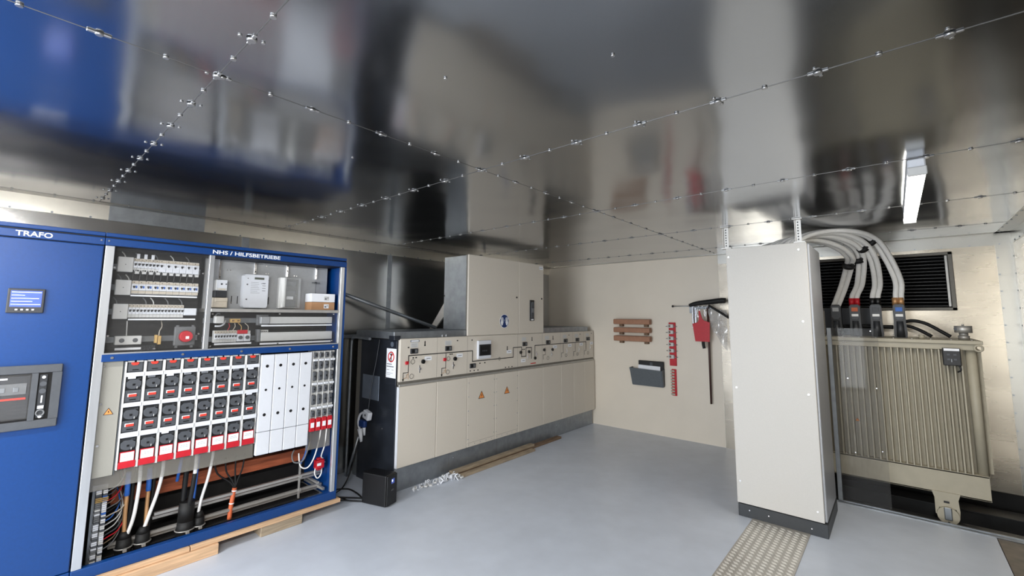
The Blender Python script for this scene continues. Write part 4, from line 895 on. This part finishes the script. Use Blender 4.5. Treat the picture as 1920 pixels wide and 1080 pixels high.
# corrugated fins (front, right, left, back)
b=mb('trafo')
def fins(b,p0,d,n,pitch,depth,nrm,z0,z1,w=.009):
    p0=Vector(p0);d=Vector(d);nrm=Vector(nrm)
    A=[]
    for i in range(n):
        s=p0+d*(i*pitch)
        A+= [s,s+d*(pitch/2-w),s+d*(pitch/2-w*.55)+nrm*depth,s+d*(pitch/2+w*.55)+nrm*depth,s+d*(pitch/2+w)]
    A.append(p0+d*(n*pitch))
    lo=[b.bm.verts.new((p.x,p.y,z0)) for p in A];hi=[b.bm.verts.new((p.x,p.y,z1)) for p in A]
    fs=[b.bm.faces.new((lo[i],lo[i+1],hi[i+1],hi[i])) for i in range(len(A)-1)]
    for i in range(n):
        k=i*5+1
        fs.append(b.bm.faces.new((hi[k],hi[k+1],hi[k+2],hi[k+3])));fs.append(b.bm.faces.new((lo[k],lo[k+3],lo[k+2],lo[k+1])))
    b._fin(fs)
fins(b,(TX0+.01,TY0,0),(1,0,0),30,.0447,.082,(0,-1,0),.378,1.385)
fins(b,(TX1,TY0+.03,0),(0,1,0),11,.0447,.06,(1,0,0),.378,1.385)
fins(b,(TX0,TY1-.03,0),(0,-1,0),11,.0447,.06,(-1,0,0),.378,1.385)
part(b,'cooling_fin_wall',t,'corrugated fin wall')
for x in (TX0+.005,TX1-.005): b=mb('trafo');b.cyl((x,TY0,.378),(x,TY0,1.43),.035,seg=20);part(b,'corner_column',t)
b=mb('trafo');b.box(TX0-.02,.49,5.34,5.35,.185,.38);b.box(TX0-.02,.49,5.34,5.95,.366,.378,.002);b.box(TX0-.02,.49,5.34,5.95,.185,.197,.002);part(b,'skirt',t,'plain beige skirt under the fins')
b=mb('trafo');b.box(TX0-.09,.535,5.33,6.03,1.435,1.465,.004,2);b.box(TX0-.07,.50,5.35,6.01,1.385,1.435,.003)
b.m('galvlt')
for k in range(12): b.cyl((-.9+k*.125,5.37,1.465),(-.9+k*.125,5.37,1.473),.009,seg=6)
part(b,'lid',t)
b=mb('trafo');b.torus((.505,5.32,1.405),(0,1,0),.024,.008,20,8);b.torus((-.98,5.32,1.405),(0,1,0),.024,.008,20,8);part(b,'lifting_eye',t)
b=mb('black');b.box(.284,.395,5.29,5.335,1.255,1.40,.006,2);b.m('dgrey')
for x,z in ((.31,1.34),(.35,1.34),(.31,1.30),(.35,1.30)): b.box(x,x+.018,5.286,5.29,z,z+.014)
b.m('galv').box(.334,.338,5.284,5.289,1.285,1.31);pr_=part(b,'thermometer_box',t,'black protection device with white label')
b=mb('paper');b.box(.293,.388,5.286,5.29,1.378,1.398);part(b,'label_card',pr_)
b=mb('black').tube([(.38,5.33,1.26),(.39,5.33,1.22),(.37,5.34,1.20)],.006,6,3);part(b,'sensor_lead',t)
for x0 in (.225,-.68):
    b=mb('trafo')
    b.prism([(x0-.09,5.338,.20),(x0+.085,5.338,.20),(x0+.07,5.338,.15),(x0+.075,5.338,.06),(x0+.07,5.338,.0),(x0+.035,5.338,-.005),(x0-.035,5.338,-.005),(x0-.075,5.338,.02),(x0-.075,5.338,.09),(x0-.075,5.338,.15)],(0,-.012,0))
    b.m('black').box(x0-.02,x0+.015,5.325,5.327,.115,.132)
    for dx in (-.052,.036): b.box(x0+dx,x0+dx+.018,5.325,5.327,.015,.075)
    br=part(b,'wheel_bracket',t)
    b=mb('trafo');b.cyl((x0,5.326,.022),(x0,5.30,.022),.068,seg=28);b.m('galv').box(x0-.024,x0+.024,5.288,5.30,-.01,.09,.006);b.m('black').cyl((x0,5.30,-.03),(x0,5.297,-.03),.008,seg=10);part(b,'wheel',br)
b=mb('galvlt');b.cyl((.45,5.62,1.465),(.45,5.62,1.50),.038,seg=20);b.cyl((.45,5.62,1.50),(.45,5.62,1.525),.03,seg=20);b.cyl((.45,5.62,1.525),(.45,5.62,1.585),.058,seg=24);b.m('dgrey').box(.39,.41,5.58,5.61,1.545,1.57);b.m('galvlt').cyl((.45,5.62,1.585),(.45,5.62,1.60),.008,seg=8);part(b,'filler_cap',t,'pale round filler cap')
# orange warning mark seen on the fins
b=MB();tri(b,(-.33,5.328,.71),.03,'Y');part(b,'warning_label',t)
TXs=[-.465,-.308,-.143,.031];win=['plategrey','orange','dgrey2','bluecab'];bnd=[None,'red','black','copper']
for i,x in enumerate(TXs):
    b=mb('black');b.prism([(x-.045,5.70,1.465),(x+.045,5.70,1.465),(x+.05,5.70,1.50),(x+.044,5.70,1.62),(x+.045,5.70,1.76),(x+.03,5.70,1.785),(x-.03,5.70,1.785),(x-.045,5.70,1.76),(x-.044,5.70,1.62),(x-.05,5.70,1.50)],(0,.10,0))
    b.m('dgrey').prism([(x-.036,5.70,1.66),(x-.018,5.70,1.635),(x+.018,5.70,1.635),(x+.036,5.70,1.66),(x+.038,5.70,1.775),(x-.038,5.70,1.775)],(0,-.012,0))
    b.m('dgrey2').cyl((x,5.70,1.47),(x,5.70,1.62),.032,.026,seg=14)
    bu=part(b,'terminal_boot',t,'black insulated terminal boot')
    b=mb(win[i]).box(x-.026,x+.026,5.685,5.688,1.715,1.755,.001);b.m('galvlt' if i else 'dgrey').box(x-.028,x+.028,5.685,5.688,1.665,1.69,.001);part(b,'window',bu,['grey','red','dark','blue'][i]+' phase window')
b=mb('dgrey');b.box(-.60,-.15,6.10,6.11,1.45,1.755);part(b,'rear_plate',t)
b=mb('trafo');b.cyl((.17,5.5,1.465),(.17,5.5,1.50),.02,seg=14);part(b,'filler_plug',t)
# white cables from cabinet to transformer
ARCH=[[(-.98,4.54,2.2),(-.88,4.65,2.30),(-.69,4.82,2.355),(-.53,4.96,2.37),(-.375,5.14,2.32),(-.296,5.32,2.235),(-.31,5.47,2.17),(-.378,5.65,1.981),(-.465,5.75,1.77)],
 [(-.885,4.54,2.2),(-.79,4.65,2.32),(-.60,4.83,2.39),(-.44,5.0,2.405),(-.285,5.2,2.355),(-.215,5.4,2.246),(-.246,5.65,2.003),(-.302,5.745,1.87),(-.308,5.75,1.77)],
 [(-.79,4.54,2.2),(-.70,4.65,2.335),(-.51,4.84,2.41),(-.35,5.02,2.425),(-.20,5.25,2.36),(-.125,5.45,2.218),(-.111,5.68,1.999),(-.138,5.745,1.87),(-.143,5.75,1.77)],
 [(-.695,4.54,2.2),(-.615,4.65,2.345),(-.46,4.84,2.425),(-.26,5.05,2.438),(-.11,5.3,2.388),(-.025,5.5,2.24),(.043,5.68,2.018),(.038,5.745,1.87),(.031,5.75,1.77)]]
for i,x in enumerate(TXs):
    for s in (0,1):
        k=-.0218 if s==0 else .0218;xt=x+k
        pk=[(q[0]+k,q[1]-k*.5*(q[1]<5.6),min(q[2],H-.03)-k*.12*(q[1]<5.5)) for q in ARCH[i]]
        o=cable('transformer_cable',pk,.0214,'cable','%s thick white cable of the %s pair arching onto the transformer'%(('left','right')[s],('first','second','third','fourth')[i]),'thick white transformer cables')
        if bnd[i]:
            q=mb(bnd[i]);q.cyl((xt,5.75,1.775),(xt,5.748,1.85),.0242,seg=14);part(q,'phase_band',o,{'red':'red band','black':'black band','copper':'yellow brown band'}[bnd[i]])
for i,(x,y,z) in enumerate(((-.315,5.46,2.165),(-.24,5.44,2.215),(-.19,5.33,2.315),(-.13,5.34,2.375))):
    b=mb('blackrub')
    dr=Vector([(-.15,.45,-.62),(.05,.45,-.7),(.4,.7,-.55),(.5,.7,-.5)][i]).normalized()
    c=Vector((x,y,z));b.cyl(c-dr*.02,c+dr*.02,.053,.053,seg=18);b.ball((x+.03,y-.045,z+.0),.016);tag(b.build('cable_strap'),'%s black strap round the white transformer cables, from the left'%ORD[i],'strap','black cable straps')
cable('high_voltage_cable',[(.02,5.9,1.60),(.12,5.9,1.625),(.22,5.88,1.60),(.33,5.85,1.52),(.38,5.84,1.48)],.016,'blackrub','upper black high voltage cable curving over the transformer lid','black cables on the transformer lid')
cable('high_voltage_cable',[(.02,5.86,1.575),(.10,5.86,1.57),(.18,5.84,1.53),(.25,5.82,1.48)],.016,'blackrub','lower black high voltage cable lying on the transformer lid','black cables on the transformer lid')
cable('high_voltage_cable',[(-.42,5.85,1.56),(-.22,5.9,1.565),(-.02,5.9,1.56)],.02,'blackrub','black cable running behind the terminal boots','black cables on the transformer lid')
# beams in the pit
b=mb('rail');b.box(-1.14,.86,5.28,5.42,-.055,-.046);b.box(-1.14,.86,5.34,5.36,-.2,-.055);b.box(-1.14,.86,5.28,5.42,-.21,-.2);tag(b.build('steel_beam'),'front dark steel beam under the transformer wheels','beam','steel beams in the pit')
b=mb('rail');b.box(-1.14,.86,5.80,6.02,-.055,-.046);b.box(-1.14,.86,5.9,5.92,-.2,-.055);b.box(-1.14,.86,5.8,6.02,-.21,-.2);tag(b.build('steel_beam'),'rear dark steel beam under the transformer','beam','steel beams in the pit')
# guard screen
t=thing('guard_screen','clear plastic guard sheet on an aluminium post in front of the transformer','guard screen',(-.32,5.15,0))
b=mb('guard').box(-.47,-.128,5.148,5.152,.015,1.555);b.m('chrome')
for x,z in ((-.178,1.532),(-.366,1.1),(-.166,1.031),(-.161,.494),(-.35,.45)): b.cyl((x,5.148,z),(x,5.142,z),.005,seg=8)
part(b,'clear_sheet',t)
b=mb('galv');b.box(-.50,-.466,5.135,5.165,.013,1.555,.002);part(b,'post',t)
# ------------------------------------------------------------------ luminaires
def luminaire(x,y0,y1,l):
    t=thing('tube_light',l,'ceiling light',(x,(y0+y1)/2,H-.09),'ceiling tube lights')
    b=mb('galvlt').m('white').box(x-.035,x+.035,y0,y1,H-.055,H-.002,.006);part(b,'housing',t)
    b=mb('tube');b.box(x-.036,x+.036,y0+.01,y1-.01,H-.09,H-.05,.018,3);part(b,'diffuser',t)
    for ye in (y0,y1): b=mb('offwhite');b.box(x-.038,x+.038,ye-.012,ye+.012,H-.092,H-.048,.004);part(b,'end_cap',t)
luminaire(.135,3.02,4.55,'lit white tube light on the metal ceiling in front of the transformer')
luminaire(.135,-1.6,-.1,'added lit tube light on the ceiling near the doorway, out of the photo')  # extra tube behind the camera, added to brighten floor and switchgear
luminaire(-2.9,-1.7,-.2,'added lit tube light on the ceiling near the blue cabinets, out of the photo')  # second unseen tube, added for more light on the floor
def area(name,loc,rot,sx,sy,p,col):
    l=bpy.data.lights.new(name,'AREA');l.shape='RECTANGLE';l.size=sx;l.size_y=sy;l.energy=p;l.color=col
    o=bpy.data.objects.new(name,l);C.objects.link(o);o.location=loc;o.rotation_euler=rot;return o
area('daylight_doorway',(-1.9,-2.75,1.15),(math.radians(90),0,0),2.6,2.2,185,(.9,.95,1.))
area('tube_light_glow',(.135,3.8,H-.1),(0,0,0),.06,1.5,12,(1,.95,.87))
area('tube_light_glow',(.135,-.85,H-.1),(0,math.radians(35),0),.06,1.5,140,(1,.98,.95))  # lamp of the added doorway tube, tilted to brighten the switchgear front
area('tube_light_glow',(-2.9,-.95,H-.1),(0,0,0),.06,1.5,60,(1,.98,.95))  # lamp of the added tube by the cabinets, lifts the floor
w=bpy.data.worlds.new('daylight');bpy.context.scene.world=w;w.use_nodes=True
bg=w.node_tree.nodes['Background'];bg.inputs['Color'].default_value=(.85,.9,1,1);bg.inputs['Strength'].default_value=.6
# ------------------------------------------------------------------ camera
cam=bpy.data.cameras.new('camera');co=bpy.data.objects.new('camera',cam);C.objects.link(co)
cam.sensor_width=36;cam.sensor_fit='HORIZONTAL';cam.lens=829.354/1920*36;cam.shift_y=-39.4/1920;cam.clip_start=.05
r=Vector((0.75786479,0.65238122,0.00630168));d=Vector((-0.06668873,0.08707287,-0.99396727));f=Vector((-0.64899428,0.75287254,0.10949593))
mw=Matrix.Identity(4)
for i in range(3): mw[i][0]=r[i];mw[i][1]=-d[i];mw[i][2]=-f[i]
mw[2][3]=1.65
co.matrix_world=mw
sc=bpy.context.scene;sc.camera=co
sc.view_settings.view_transform='Standard';sc.view_settings.look='None';sc.view_settings.exposure=0.
for o in bpy.data.objects:
    if '_o' in o: del o['_o']
